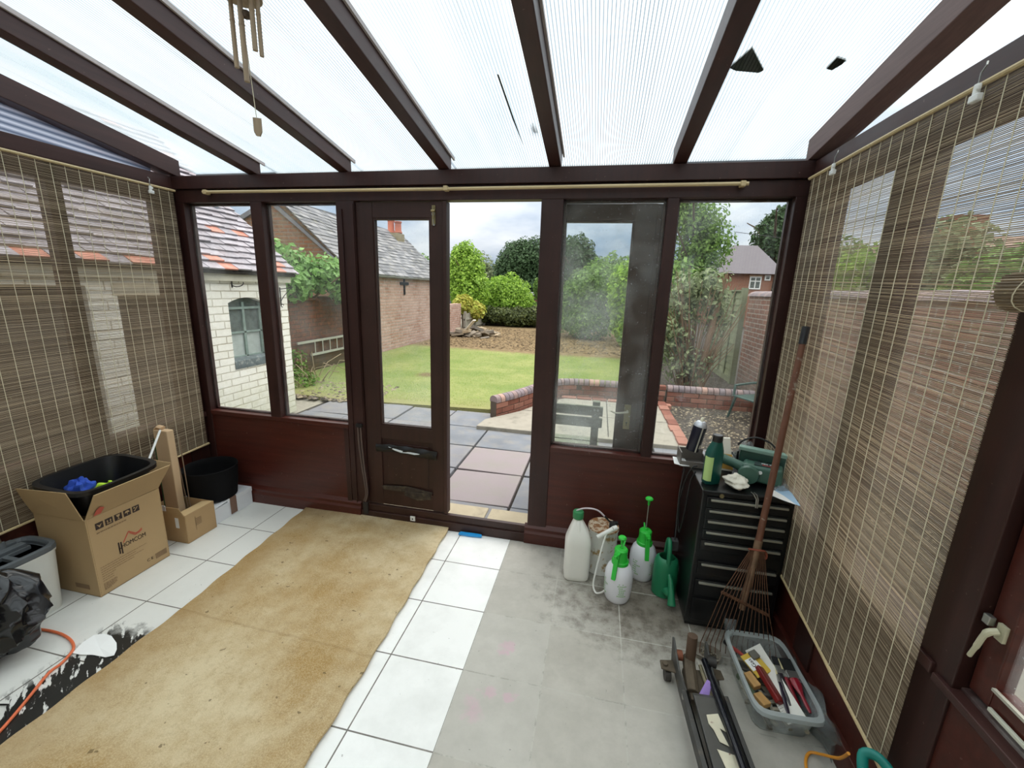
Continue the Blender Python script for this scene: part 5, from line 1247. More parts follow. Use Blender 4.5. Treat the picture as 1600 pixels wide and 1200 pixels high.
mo = root('mop', (-2.575, 1.175, .345), label='grey metal mop handle standing in the bucket lid', cat='mop')
m = MB(); m.tube([(0, 0, .0), (-.03, -.004, .15), (-.09, -.01, .9)], .0115, 12); m.build('pole', STEEL, mo, smooth=True)
m = MB(); m.tube([(0, 0, -.01), (-.008, 0, .03)], .02, 12); m.build('collar', GRY, mo, smooth=True)
def bagmesh(rx, ry, h, seed, n=64, amp=.16):
    q = random.Random(seed); P = [q.uniform(0, 6.3) for _ in range(8)]; vs = []
    for i in range(n + 1):
        t = i / n; th = PI * t
        for k in range(n):
            a = 2 * PI * k / n
            w1 = math.sin(4 * a + P[0] + 3 * math.sin(5 * t + P[4])) ; w2 = abs(math.sin(4.5 * a + 7 * t + P[1])); w3 = abs(math.sin(9 * t * 2 + 2.5 * a + P[2])); w4 = abs(math.sin(14 * a - 6 * t + P[3]))
            d = 1 + amp * (.6 * w1 + 1.1 * w2 - .8 * w3 + .35 * w4) - .1
            z = h * .5 * (1 + math.cos(th)) * (1 + .10 * math.sin(3 * a + P[5]) + .06 * w3)
            s = math.sin(th) ** .8
            vs.append((rx * d * s * math.cos(a), ry * d * s * math.sin(a), z))
    fs = [(i * n + k, (i + 1) * n + k, (i + 1) * n + (k + 1) % n, i * n + (k + 1) % n) for i in range(n) for k in range(n)]
    m = MB(); m.add(vs, fs); return m
bg_ = bagmesh(.215, .18, .35, 5).build('bin_bag', mk('glossy_black_bag', '#131417', .22, var=.2, coat=.3), smooth=True); bg_.location = (-2.41, .99, .002)
tag(bg_, 'shiny crumpled black bin bag on the floor in front of the mop bucket', 'bag')

# ---- right hand corner: bottles, sprayers, cans
wj = root('white_jerrycan', (-.018, 2.105, 0), R(6), label='white plastic canister with dark green screw cap before the dado panel', cat='canister')
MILK = mk('milky_plastic', '#e9e8e0', .4, var=.03)
def loft(m, secs, n=28, sq=3.0):                       # secs: (z, hx, hy, cx, cy)
    vs = []
    for z, hx, hy, cx, cy in secs:
        for k in range(n):
            a = 2 * PI * k / n; ca, sa = math.cos(a), math.sin(a); q = 1 / ((abs(ca) ** (2 + sq) + abs(sa) ** (2 + sq)) ** (1 / (2 + sq)))
            vs.append((cx + hx * ca * q, cy + hy * sa * q, z))
    L = len(secs); fs = [(i * n + k, i * n + (k + 1) % n, (i + 1) * n + (k + 1) % n, (i + 1) * n + k) for i in range(L - 1) for k in range(n)]
    fs += [tuple(range(n - 1, -1, -1)), tuple((L - 1) * n + k for k in range(n))]
    return m.add(vs, fs)
m = MB(); loft(m, [(0, .060, .05, 0, 0), (.008, .068, .056, 0, 0), (.03, .070, .058, 0, 0), (.22, .070, .058, 0, 0), (.235, .069, .057, 0, 0), (.285, .052, .048, 0, .004), (.335, .028, .030, -.006, .010), (.352, .022, .022, -.008, .012), (.365, .022, .022, -.008, .012)])
m.build('canister_body', MILK, wj, smooth=True)
m = MB(); m.tube(spline([(.0, -.040, .235), (.0, -.034, .275), (-.004, -.018, .325), (-.006, -.005, .342)], 5), .012, 10); m.build('moulded_handle', MILK, wj, smooth=True)
m = MB(); m.lathe([(.029, .355), (.030, .360), (.030, .390), (.027, .395), (0, .395)], 24, c=(-.008, .012, 0)); m.build('screw_cap', mk('dark_green_cap', '#2f7d4b', .45), wj, smooth=True)
pt = root('paint_tin', (.118, 2.215, 0), label='old white paint tin with rusty lid behind the white canister', cat='tin')
m = MB(); m.lathe([(.083, 0), (.086, .004), (.083, .008), (.083, .252), (.087, .256), (.087, .262), (.080, .264)], 36); m.build('tin_body', mk('stained_white_tin', '#d6d6cf', .45, .1, var=.05, dirt='#a58a5e', dirtlo=.56, dirthi=.62, dscale=14), pt, smooth=True)
m = MB(); m.lathe([(.087, .264), (.085, .272), (.078, .268), (.072, .2665), (0, .2665)], 36); m.build('rusty_lid', mk('rusty_lid_paint', '#9a6b44', .8, .1, var=.2, scale=20, dirt='#d9c6ac', dirtlo=.46, dirthi=.54, dscale=26, bump=.5), pt, smooth=True)
GREENP = mk('vivid_green_plastic', '#2fc43f', .38, var=.05); SPW = mk('sprayer_white_tank', '#e6e7ec', .35, var=.03); SPG = mk('pale_green_print', '#a5c79a', .6)
def sprayer(loc, rz, plunge, label, facing):
    r = root('pressure_sprayer', loc, rz, label=label, cat='sprayer', group=None)
    m = MB(); m.lathe([(.056, 0), (.060, .004), (.066, .02), (.070, .06), (.072, .12), (.070, .155), (.060, .185), (.044, .205), (.036, .212), (0, .212)], 40); m.build('tank', SPW, r, smooth=True)
    m = MB(); m.lathe([(.040, .198), (.043, .20), (.043, .222), (.038, .226), (.033, .255), (.034, .285), (.028, .292), (.010, .294), (.010, .300), (0, .300)], 28); 
    m.box(-.012, -.062, .268, .012, -.01, .286).box(-.006, -.078, .273, .006, -.060, .283); m.build('pump_head', GREENP, r, smooth=True)
    m = MB(); m.prism([(-.011, -.040, .270), (-.011, -.062, .262), (-.011, -.082, .150), (-.011, -.070, .150), (-.011, -.050, .240)], (.022, 0, 0)); m.build('trigger_handle', GREENP, r, bevel=.002)
    m = MB(); m.prism([(-.004, .02, .286), (-.004, .045, .31), (-.004, .03, .283)], (.008, 0, 0)); m.build('nozzle_fin', GREENP, r)
    m = MB(); m.tube([(0, 0, .295), (0, 0, .300 + plunge)], .003, 8); m.build('plunger_rod', STEEL, r, smooth=True)
    m = MB(); m.lathe([(.006, .278 + plunge), (.007, .302 + plunge), (.020, .310 + plunge), (.021, .316 + plunge), (.016, .322 + plunge), (0, .324 + plunge)], 20); m.build('plunger_knob', GREENP, r, smooth=True)
    q = random.Random(4)
    def pr_on(a0, z0, w_, h_):
        m = MB(); nr = 7
        for i in range(nr):
            z = z0 - h_ * i / nr; l = w_ * q.uniform(.5, 1)
            K = 5
            for k in range(K):
                if q.random() < .2: continue
                a, b = a0 + l / .0725 * k / K, a0 + l / .0725 * (k + .8) / K; rr_ = .0728 if z < .14 else .0715
                rr_ = .0728
                m.add([(rr_ * math.cos(a), rr_ * math.sin(a), z), (rr_ * math.cos(b), rr_ * math.sin(b), z), (rr_ * math.cos(b), rr_ * math.sin(b), z + h_ / nr * .55), (rr_ * math.cos(a), rr_ * math.sin(a), z + h_ / nr * .55)], [(0, 1, 2, 3)])
        return m
    pr_on(-1.25, .125, .05, .08).build('printed_panel', SPG, r); pr_on(-2.6, .125, .045, .09).build('printed_panel', SPG, r)
    return r
sprayer((.205, 1.985, 0), R(-25), .035, 'green and white pump sprayer in front, plunger pushed low, beside the hose', 0)
sprayer((.347, 2.195, 0), R(8), .165, 'green and white pump sprayer behind, with its plunger pulled high', 0)
# watering can
wcn = root('watering_can', (.453, 2.085, 0), label='dark green plastic watering can beside the black tool chest', cat='watering can')
WG = mk('dark_green_can', '#1f7a52', .4, var=.06)
m = MB(); m.lathe([(.056, 0), (.062, .005), (.064, .10), (.062, .18), (.056, .205), (.044, .215), (.040, .218), (.040, .206), (.050, .19), (.052, .02), (0, .015)], 32, sx=1, sy=.95); m.build('can_body', WG, wcn, smooth=True)
m = MB(); m.tube(spline([(.0, -.045, .190), (.0, -.043, .25), (.0, -.025, .300), (.0, .005, .312), (.0, .03, .29), (.0, .045, .215)], 5), .0115, 12); m.build('carry_handle', WG, wcn, smooth=True)
m = MB(); m.tube(spline([(.008, -.05, .150), (.014, -.075, .125), (.018, -.112, .07), (.020, -.135, .03)], 5), [.009 + .0008 * i for i in range(16)], 12, cap=True); m.tube([(.010, -.050, .05), (.018, -.10, .06)], [.03, .016], 10); m.build('spout', WG, wcn, smooth=True)
m = MB(); m.tube([(.0201, -.1355, .0292), (.0203, -.1375, .0265)], .015, 12); m.build('spout_mouth', mk('spout_shadow', '#07130d', .9), wcn)
# hose with black trigger lying over the tin
hz = root('spray_hose', (.118, 2.13, .272), label='white spray hose with black trigger lying across the rusty paint tin', cat='hose')
HW = mk('white_hose', '#e6e6e0', .4)
m = MB(); m.tube(spline([(-.165, -.01, .115), (-.125, -.01, .138), (-.075, -.01, .145), (-.035, .0, .130), (.0, .0, .100)], 6), .0045, 8); m.build('clear_wand', mk('clear_wand_plastic', '#c9bfc4', .3), hz, smooth=True)
m = MB(); m.tube([(-.004, 0, .105), (.03, .005, .07)], [.006, .005], 8); m.box(.025, -.012, .03, .055, .014, .075).box(.04, -.01, .06, .07, .006, .082); m.build('trigger', BLACKP, hz, bevel=.003)
m = MB(); m.tube([(-.035, -.055, .006), (.045, -.03, .052)], [.011, .013], 12); m.tube([(.045, -.03, .052), (.066, -.02, .060)], [.015, .012], 12); m.build('hose_grip', HW, hz, smooth=True)
m = MB(); m.tube(spline([(.012, -.045, .036), (-.01, -.075, -.06), (-.03, -.11, -.17), (-.038, -.13, -.235), (-.022, -.15, -.264), (.005, -.16, -.250), (.022, -.17, -.225)], 7), .0048, 8); m.build('hose', HW, hz, smooth=True)

# ---- tool chest
CHB = mk('black_enamel', '#0d0e10', .35, var=.15, coat=.15, dirt='#3d3a35', dirtlo=.62, dirthi=.7, dscale=9)
tc_ = root('tool_chest', (.71, 1.87, 0), label='tall black metal tool chest with seven drawers and chrome pulls', cat='tool chest')
m = MB(); m.box(-.19, .0, .02, .19, .44, .715); m.build('chest_body', CHB, tc_, bevel=.006)
m = MB(); m.box(-.195, -.012, .70, .195, .445, .722); m.build('chest_lid', CHB, tc_, bevel=.004)
MB().box(-.185, .01, 0, .185, .43, .02).build('plinth', CHB, tc_)
pulls = [.679, .625, .573, .518, .462, .352, .255]; tops = [.69, .637, .583, .530, .475, .420, .295]; 
lows = [.640, .587, .533, .478, .424, .299, .185]
for zp, zt_, zl in zip(pulls, tops, lows):
    zt_ = zp + .012
    d_ = MB().box(-.168, -.012, zl, .168, .0, zt_).build('drawer', CHB, tc_, bevel=.002)
    MB().box(-.155, -.022, zp - .005, .160, -.012, zp + .005).build('drawer_pull', mk('chrome_pull', '#b7b5a8', .35, .7, var=.15) if zp == pulls[0] else bpy.data.materials['chrome_pull'], d_, bevel=.002)
MB().box(-.168, -.010, .045, .168, .0, .165).build('kick_panel', CHB, tc_, bevel=.002)
m = MB(); m.tube([(-.112, -.014, .703), (-.112, -.008, .703)], .010, 16); m.build('lock', BRASS, tc_, smooth=True)
CT = .723
gb = root('oil_bottle', (.567, 1.945, CT), R(20), label='dark green plastic bottle with black cap and pale green label on tool chest', cat='bottle')
m = MB(); loft(m, [(0, .034, .022, 0, 0), (.006, .038, .026, 0, 0), (.14, .038, .026, 0, 0), (.165, .034, .024, .002, 0), (.195, .022, .019, .006, 0), (.205, .019, .018, .006, 0)], 28, 1.5); m.build('bottle_body', mk('deep_green_bottle', '#0d4f46', .3, coat=.2), gb, smooth=True)
m = MB(); m.lathe([(.021, .203), (.022, .206), (.022, .232), (.019, .235), (0, .235)], 24, c=(.006, 0, 0)); m.build('bottle_cap', BLACKP, gb, smooth=True)
m = MB()
def lab(u, v):
    an = R(175 + 70 * u); ca, sa = math.cos(an), math.sin(an); k_ = 1 / ((abs(ca) ** 3.5 + abs(sa) ** 3.5) ** (1 / 3.5))
    return (.0392 * ca * k_, .0272 * sa * k_, .02 + .115 * v)
m.grid(lab, 12, 2, -.0012); m.build('bottle_label', mk('pale_green_label', '#b9d78a', .5, var=.1), gb)
sc_ = root('spray_can', (.515, 2.13, CT + .085), label='black aerosol spray can leaning at the left back of the tool chest top', cat='spray can', rot=(R(4), R(9), R(25)))
m = MB(); m.lathe([(.030, 0), (.0325, .003), (.0325, .125), (.031, .130)], 28); m.build('can_body', mk('navy_black_can', '#1f2030', .3, .2), sc_, smooth=True)
m = MB(); m.lathe([(.0325, .130), (.030, .142), (.020, .155), (.013, .158), (0, .158)], 28); m.build('can_shoulder', mk('tin_shoulder', '#c9ccd2', .3, .6), sc_, smooth=True)
m = MB(); m.lathe([(.008, .156), (.009, .17), (.006, .176), (0, .176)], 14); m.build('spray_nozzle', mk('cream_nozzle', '#e8e2c9', .5), sc_, smooth=True)
m = MB(); m.grid(lambda u, v: (.0332 * math.cos(-1.9 + .22 * u), .0332 * math.sin(-1.9 + .22 * u), .0 + .13 * v), 3, 1, .0008)
m.grid(lambda u, v: (.0331 * math.cos(-1.4 + .9 * u), .0331 * math.sin(-1.4 + .9 * u), .02 + .02 * v), 6, 1, .0006); m.build('pale_stripe', mk('silver_print', '#b9b6a8', .4), sc_)
gt = root('grey_tray', (.515, 2.155, CT), label='small grey open tray holding the spray can on the tool chest', cat='tray')
m = MB(); m.box(-.055, -.05, 0, .075, .05, .004).box(-.055, -.05, .004, -.050, .05, .075).box(.07, -.05, .004, .075, .05, .045).box(-.05, .046, .004, .07, .05, .07).box(-.05, -.05, .004, .07, -.046, .03); m.build('tray', mk('grey_metal_tray', '#6f6a64', .5, .2), gt)
flat('white_sheet', [(.435, 2.115), (.44, 2.20), (.50, 2.205), (.505, 2.10), (.47, 2.09)], CT + .004, .003, PAPER, 'white folded sheet sticking out left of the grey tray', 'paper', .006)
pk = root('paper_pack', (.655, 2.14, CT + .001), R(-12), label='upright white and yellow paper packet behind the green bottle', cat='packet')
m = MB(); m.hexa([(-.055, -.03, 0), (.06, -.03, 0), (.06, .03, 0), (-.055, .03, 0)], [(-.05, -.005, .155), (.03, -.005, .165), (.03, .01, .165), (-.05, .01, .155)]); m.build('packet', mk('cream_packet', '#efe9dc', .6, var=.04), pk, bevel=.004)
m = MB(); m.hexa([(-.02, -.0325, .012), (.058, -.0325, .012), (.06, -.03, .012), (-.02, -.03, .012)], [(-.01, -.0185, .085), (.047, -.0185, .085), (.047, -.016, .085), (-.01, -.016, .085)]); m.build('yellow_band', mk('ochre_print', '#d9a94f', .6), pk)
# belt sander lying on its side
SG = mk('tool_green_plastic', '#3c6153', .42, var=.08); SGD = mk('dark_tool_green', '#2b4a40', .45, var=.08)
sd = root('belt_sander', (.80, 2.02, CT + .012), R(-22), label='dark green electric sander lying on its side on the tool chest', cat='power tool')
m = MB()
m.hexa([(-.085, -.055, 0), (.09, -.06, 0), (.09, .04, 0), (-.085, .04, 0)], [(-.075, -.045, .075), (.085, -.05, .078), (.085, .035, .080), (-.075, .035, .078)]); m.build('motor_housing', SG, sd, bevel=.014, seg=4)
m = MB(); m.hexa([(-.10, .045, .0), (.115, .045, .0), (.115, .075, .0), (-.10, .075, .0)], [(-.10, .045, .115), (.115, .04, .115), (.115, .075, .118), (-.10, .075, .118)]); m.build('belt_frame', SGD, sd, bevel=.006)
m = MB(); m.box(-.105, .040, .110, .118, .080, .128); m.build('belt_rail', mk('pale_green_rail', '#7f9f92', .4), sd, bevel=.003)
for xx_ in (-.112, .115): MB().box(xx_, .05, .012, xx_ + .010, .075, .10).build('belt_roller', BLACKP, sd, bevel=.004)
m = MB(); m.tube([(-.07, -.012, .045), (-.12, -.005, .055), (-.165, .005, .062)], [.026, .022, .024], 14); m.build('handle', SG, sd, smooth=True)
m = MB(); m.lathe([(.0, 0), (.042, .002), (.045, .012), (.040, .03), (0, .032)], 24, c=(.0, 0, 0), M=Matrix.Translation((-.045, -.05, .035)) @ Matrix.Rotation(R(90), 4, 'X')); m.build('end_cover', SG, sd, smooth=True)
m = MB()
for (x, z) in ((-.055, .0792), (-.02, .0800), (.015, .0806), (.05, .0812)): m.box(x, .018, z, x + .022, .026, z + .0015)
m.build('vent_slots', BLACKP, sd)
m = MB(); m.box(-.03, -.035, .0770, .07, .012, .0795); m.build('name_plate', mk('dark_name_plate', '#2d3d3c', .4), sd)
text('model_lettering', 'PBS 75', .018, frameM((.022, -.004, .0800), (1, 0, 0), (0, 1, 0)), WHITEPL, sd); text('red_lettering', 'BOSCH', .017, frameM((.03, -.022, .0800), (1, 0, 0), (0, 1, 0)), mk('red_lettering_paint', '#c8352c', .5), sd)
m = MB(); m.tube(spline([(.055, .065, .128), (.02, .08, .16), (-.04, .09, .172), (-.09, .09, .15), (-.115, .085, .12)], 6), .0045, 8); m.build('power_lead', BLACKC, sd, smooth=True)
m = MB(); m.tube([(.0, -.105 + .045, .055), (.0, -.063, .055)], .008, 12); m.build('white_knob', WHITEPL, sd)
# other stuff on the chest
ragm = mk('cream_rag', '#d9d5c6', .8, var=.08, dirt='#8f8a7c', dirtlo=.6, dirthi=.7)
crumple('plastic_wrapped_roll', (.672, 1.925, CT + .002), .048, .062, .026, ragm, 'crumpled cream plastic bag with a roll inside hanging over front of chest', 'bag', 12, 30, .22)
def sheetcrumple(name, loc, lx, ly, h, mat, label, cat, seed, rz=0, th=.0015):
    q = random.Random(seed); P = [q.uniform(0, 6) for _ in range(6)]
    m = MB(); m.grid(lambda u, v: ((u - .5) * lx * (1 + .12 * math.sin(7 * v + P[0])), (v - .5) * ly * (1 + .12 * math.sin(6 * u + P[1])), h * (.25 + .5 * abs(math.sin(4.2 * u + 2.5 * v + P[2])) + .35 * abs(math.sin(9 * v - 4 * u + P[3])) + .2 * math.sin(13 * u + P[4])) * (4 * u * (1 - u)) ** .5 * (4 * v * (1 - v)) ** .5 + th), 28, 28, th)
    o = m.build(name, mat, smooth=True); o.location = loc; o.rotation_euler = (0, 0, rz); return tag(o, label, cat)
CLOUDYP = glassmat('cloudy_polythene', (.90, .92, .93, 1), .45, spots=0)
sheetcrumple('plastic_bag', (.80, 2.225, CT), .20, .13, .11, CLOUDYP, 'clear crumpled plastic bag behind the green sander', 'bag', 21)
sheetcrumple('plastic_bag', (.865, 1.985, CT), .075, .11, .05, CLOUDYP, 'small clear plastic bag between the rake handle and right blind', 'bag', 23)
flat('blister_card', [(.80, 1.875), (.835, 1.835), (.885, 1.80), (.90, 1.92), (.893, 1.995), (.86, 1.965)], CT + .003, .002, mk('blue_white_card', '#a9cbe8', .4, var=.05), 'pale blue printed card on the front right corner of the chest', 'card')
flat('white_card', [(.785, 1.88), (.82, 1.84), (.868, 1.80), (.85, 1.875), (.825, 1.93)], CT + .0065, .0015, PAPER, 'white card lying on the blue card at the corner of the chest', 'card')
m = MB()
for i, (a, b) in enumerate((((.722, 1.882, CT + .004), (.735, 1.800, CT - .018)), ((.734, 1.882, CT + .004), (.742, 1.800, CT - .020)))): m.tube([a, (a[0] + .003, 1.856, CT + .005), (b[0], 1.848, CT - .012), (b[0], 1.842, CT - .05)], .0028, 6)
tag(m.build('hex_keys', STEEL, smooth=True), 'two thin steel rods hanging over the front edge of the chest', 'keys')
m = MB(); m.tube(spline([(.53, 2.06, CT + .03), (.505, 2.05, CT + .02), (.485, 2.06, CT - .05), (.478, 2.09, .55), (.49, 2.12, .43), (.498, 2.10, .36), (.502, 2.06, .5), (.503, 2.03, .68), (.52, 2.03, CT + .012)], 6), .0040, 8)
tag(m.build('black_lead', BLACKC, smooth=True), 'black cable hanging in loops down the left side of the tool chest', 'cable')
m = MB(); m.tube(spline([(.492, 2.14, .70), (.485, 2.15, .55), (.488, 2.13, .36), (.487, 2.12, .30)], 6), .0028, 6); m.box(.470, 2.10, .245, .503, 2.14, .30); tag(m.build('grey_plug', mk('dark_grey_plug', '#3a3b3b', .6)), 'dark plug hanging on a thin lead beside the watering can', 'plug')

# ---- rake leaning in the corner
rk = root('rake', (.735, 1.735, .02), label='old rusty fan rake with long wooden handle leaning across the tool chest', cat='rake')
RO = Vector((.735, 1.735, .02)); WOODH = mk('worn_rake_handle', '#6a4330', .6, var=.2, scale=5, stretch=(14, 14, 1), dirt='#9a8f80', dirtlo=.6, dirthi=.66, dscale=16); RUST = mk('rusty_wire', '#664632', .75, .3, var=.3, scale=40)
def L(p): return tuple(Vector(p) - RO)
top, fer, bot = (.868, 2.0, 1.455), (.752, 1.800, .512), (.718, 1.757, .225)
m = MB(); m.tube([L(top), L((.81, 1.90, .99)), L(fer)], [.0125, .0135, .0140], 14); m.build('handle', WOODH, rk, smooth=True)
d_ = (Vector(top) - Vector(fer)).normalized()
m = MB(); m.tube([L(top), L(Vector(top) - d_ * .075)], .0155, 14); m.build('rubber_grip', BLACKP, rk, smooth=True)
m = MB(); m.tube([L(Vector(fer) + d_ * .03), L(fer), L(bot)], [.0165, .016, .0125], 14); m.build('ferrule', mk('rusty_ferrule', '#8a6f58', .6, .4, var=.2, scale=20), rk, smooth=True)
bl_, br_ = Vector((.622, 1.748, .300)), Vector((.826, 1.752, .218))
m = MB(); m.tube([L(bl_), L((bl_ + br_) / 2), L(br_)], .0075, 6); m.build('spreader_bar', RUST, rk)
hub = Vector((.753, 1.795, .50)); nT = 15
for i in range(nT):
    t = i / (nT - 1); h0 = hub + Vector((-.030 + .055 * t, -.004, .0)); mid = bl_.lerp(br_, t) + Vector((0, -.006, 0)); e = Vector((.560 + .305 * t, 1.722 + .012 * math.sin(t * PI), .042 + .028 * t))
    m = MB(); m.tube([L(h0), L(mid), L(e), L(e + Vector((-.004, -.018, -.012))), L(e + Vector((-.004, -.022, -.03)))], .0019, 5); m.build('tine', RUST, rk)
m = MB(); m.tube(spline([L(hub + Vector((-.04, -.01, .006))), L(hub + Vector((-.01, -.026, .015))), L(hub + Vector((.022, -.02, .01))), L(hub + Vector((.034, -.008, -.02))), L(hub + Vector((.030, -.004, -.035)))], 5), .007, 8, flat=.5); m.build('tine_collar', mk('red_rust', '#83432f', .8, .2, var=.2), rk, smooth=True)

# ---- trolley jack
jk = root('trolley_jack', (.503, 1.30, 0), R(3.5), label='dirty black trolley jack with long handle on the tiles before tub', cat='jack')
GUN = mk('greasy_gunmetal', '#4a4a48', .5, .35, var=.25, scale=9, dirt='#6c6458', dirtlo=.55, dirthi=.7, dscale=14)
GRIME = mk('greasy_brown_metal', '#5c5142', .7, .2, var=.3, scale=16)
for s in (-1, 1):
    m = MB(); x = s * .062
    m.prism([(x, -.42, .03), (x, .16, .03), (x, .30, .045), (x, .325, .14), (x, .315, .145), (x, .20, .100), (x, .10, .115), (x, -.42, .115)], (s * .008, 0, 0))
    m.box(x, -.42, .107, x + s * .022, .10, .115); m.build('side_plate', GUN, jk, bevel=.002)
m = MB(); m.prism([(-.045, -.42, .085), (-.045, .08, .118), (-.045, .10, .108), (-.045, -.42, .06)], (.09, 0, 0)); m.build('lift_arm_cover', mk('dark_painted_cover', '#54534f', .5, .2, var=.15), jk, bevel=.003)
m = MB(); m.box(-.042, .10, .05, .042, .24, .075); m.tube([(-.03, .13, .07), (-.01, .28, .09)], .025, 10); m.build('hydraulic_unit', GRIME, jk, bevel=.004)
m = MB(); m.tube([(.028, .05, .095), (.03, .25, .085)], .008, 8); m.build('release_rod', mk('pale_rod', '#9c9378', .5, .3), jk, smooth=True)
m = MB(); m.tube([(-.008, .262, .09), (-.008, .272, .205)], [.020, .020], 14); m.build('handle_socket', mk('brown_socket', '#5d4a3c', .6, .3, var=.2), jk, smooth=True)
m = MB(); m.tube([(-.04, .268, .105), (-.066, .268, .105)], .020, 14); m.build('pivot_boss', mk('rusty_boss', '#7c4a35', .7, .3), jk, smooth=True)
for x, y in ((-.095, .255), (.090, .245)):
    m = MB(); m.prism([(x + .035 * (1 if x < 0 else -1), y + .03, .055), (x - .028 * (1 if x < 0 else -1), y + .02, .055), (x - .030 * (1 if x < 0 else -1), y - .02, .055), (x + .035 * (1 if x < 0 else -1), y - .035, .055)], (0, 0, .008)); m.tube([(x - .01, y, .063), (x - .01, y, .070)], .012, 8)
    br = m.build('caster_bracket', GRIME, jk, bevel=.003)
    m = MB(); m.tube([(x - .012, y - .01, .024), (x + .012, y - .01, .024)], .0235, 18); m.build('caster_wheel', mk('dark_wheel', '#3b3733', .6), br, smooth=True)
m = MB(); m.tube([(-.078, .095, .088), (-.066, .095, .088)], .012, 6); m.build('pivot_bolt', STEEL, jk)
m = MB(); m.tube([(.040, .245, .12), (.036, -.10, .135), (.028, -.42, .150)], .0115, 14); m.build('pump_handle', mk('glossy_black_rod', '#1b1e26', .2, .4), jk, smooth=True)
m = MB(); m.tube([(.055, .25, .115), (.085, .245, .115)], .022, 14); m.build('handle_boss', mk('dark_boss', '#353331', .5, .3), jk, smooth=True)
m = MB(); m.prism([(-.020, .01, .1165), (.022, .02, .1175), (.030, -.04, .1135), (.012, -.03, .1140), (.025, -.085, .1105), (-.002, -.075, .111), (-.01, -.04, .1135), (-.022, -.02, .1150)], (0, 0, .0015)); m.prism([(-.018, -.10, .1095), (.035, -.11, .109), (.04, -.24, .1), (.012, -.25, .0995)], (0, 0, .0015)); m.build('peeling_label', mk('peeling_cream_label', '#d9d3bb', .7, var=.15, dirt='#7a4a3c', dirtlo=.6, dirthi=.68, dscale=40), jk)
m = MB(); m.prism([(-.012, .115, .09), (.02, .145, .13), (.03, .14, .13), (.012, .105, .088)], (.003, -.01, 0)); m.build('purple_tag', mk('lilac_tag', '#9c7fc7', .6), jk)

# ---- clear tub of decorating tools
ct = root('clear_tub', (.775, 1.555, 0), R(2), label='clear plastic storage tub full of paintbrushes and decorating bits', cat='tub')
TUBP = glassmat('frosted_tub_plastic', (.92, .94, .94, 1), .55, spots=0)
RIMP = mk('frosted_tub_rim', '#c9d0cf', .35, var=.05, trans=.4)
m = MB(); m.lathe([(.84, 0), (.86, .003), (.985, .114), (.965, .114), (.84, .006), (0, .006)], 64, sx=.112, sy=.180, sq=5); m.build('tub_shell', TUBP, ct, smooth=True)
m = MB(); m.lathe([(.97, .112), (1.07, .112), (1.09, .106), (1.105, .108), (1.085, .121), (.985, .122), (.97, .112)], 64, sx=.112, sy=.180, sq=5, cap=False); m.build('tub_rim', RIMP, ct, smooth=True)
m = MB(); m.prism([(-.120, .13, .118), (-.112, .20, .118), (-.060, .200, .120), (-.10, .14, .120)], (.0, .01, .045)); m.build('clip_handle', TUBP, ct, bevel=.004)
def tool_at(name, x, y, z, rx, ry, rz, label, cat):
    return root(name, (x, y, z), label=label, cat=cat, rot=(R(rx), R(ry), R(rz)))
r = tool_at('ruler', .792, 1.555, .078, 4, -38, 8, 'white plastic ruler standing lengthwise in the clear tub', 'ruler')
MB().box(-.035, -.155, 0, .035, .15, .003).build('ruler_blade', mk('white_ruler', '#e7e5dc', .45), r)
m = MB()
for i in range(30): m.box(-.034, -.15 + i * .01, .003, -.024 if i % 5 else -.016, -.1492 + i * .01, .0034)
m.build('ruler_marks', INK, r)
def brush(x, y, z, rz, tilt, bl, bw, brc, hc, label):
    r = root('paintbrush', (x, y, z), label=label, cat='paintbrush', rot=(R(tilt), 0, R(rz)))
    m = MB(); m.hexa([(-bw, 0, -.005), (bw, 0, -.005), (bw, 0, .005), (-bw, 0, .005)], [(-bw * 1.05, bl, -.003), (bw * 1.05, bl, -.003), (bw * 1.05, bl, .003), (-bw * 1.05, bl, .003)]); m.build('bristles', mk('bristle_' + brc.lstrip('#'), brc, .8, var=.2, scale=60, stretch=(30, 1, 1)), r)
    m = MB(); m.box(-bw * 1.05, -.028, -.007, bw * 1.05, .003, .007); m.build('metal_ferrule', STEEL, r, bevel=.002)
    m = MB(); m.tube([(0, -.028, 0), (0, -.05, 0), (0, -.09, 0), (0, -.125, 0), (0, -.15, 0)], [bw * .9, bw * .95, .007, .008, .005], 10, flat=.55); m.build('handle', mk('handle_' + hc.lstrip('#'), hc, .3, coat=.4), r, smooth=True)
brush(.812, 1.565, .095, -6, 8, .045, .006, '#e8dcae', '#23182b', 'thin paintbrush with cream bristles nearest the white ruler')
brush(.822, 1.600, .105, -2, 10, .042, .010, '#17171a', '#231c22', 'narrow paintbrush with black bristles and dark handle in the tub')
brush(.840, 1.590, .100, 2, 8, .050, .009, '#e4d7a6', '#7d1423', 'cream bristled paintbrush with dark red handle in the middle of tub')
brush(.862, 1.580, .110, 4, 9, .055, .020, '#141416', '#8e1326', 'wide black bristled paintbrush with shiny red handle in the tub')
brush(.885, 1.575, .100, 7, 8, .050, .008, '#e8dcae', '#1c1a1e', 'cream bristled paintbrush beside the right wall of the tub')
r = tool_at('filler_packet', .745, 1.610, .088, 12, -10, 30, 'small yellow and clear blister packet in the clear tub', 'packet')
MB().box(-.035, -.045, 0, .035, .045, .006).build('backing_card', mk('yellow_card', '#d9b646', .5, var=.05), r, bevel=.001)
MB().box(-.034, -.02, .006, .010, .025, .0085).build('white_print', PAPER, r)
text('brand_lettering', 'Gas', .022, frameM((-.013, .006, .0090), (0, 1, 0), (-1, 0, 0)), INK, r)
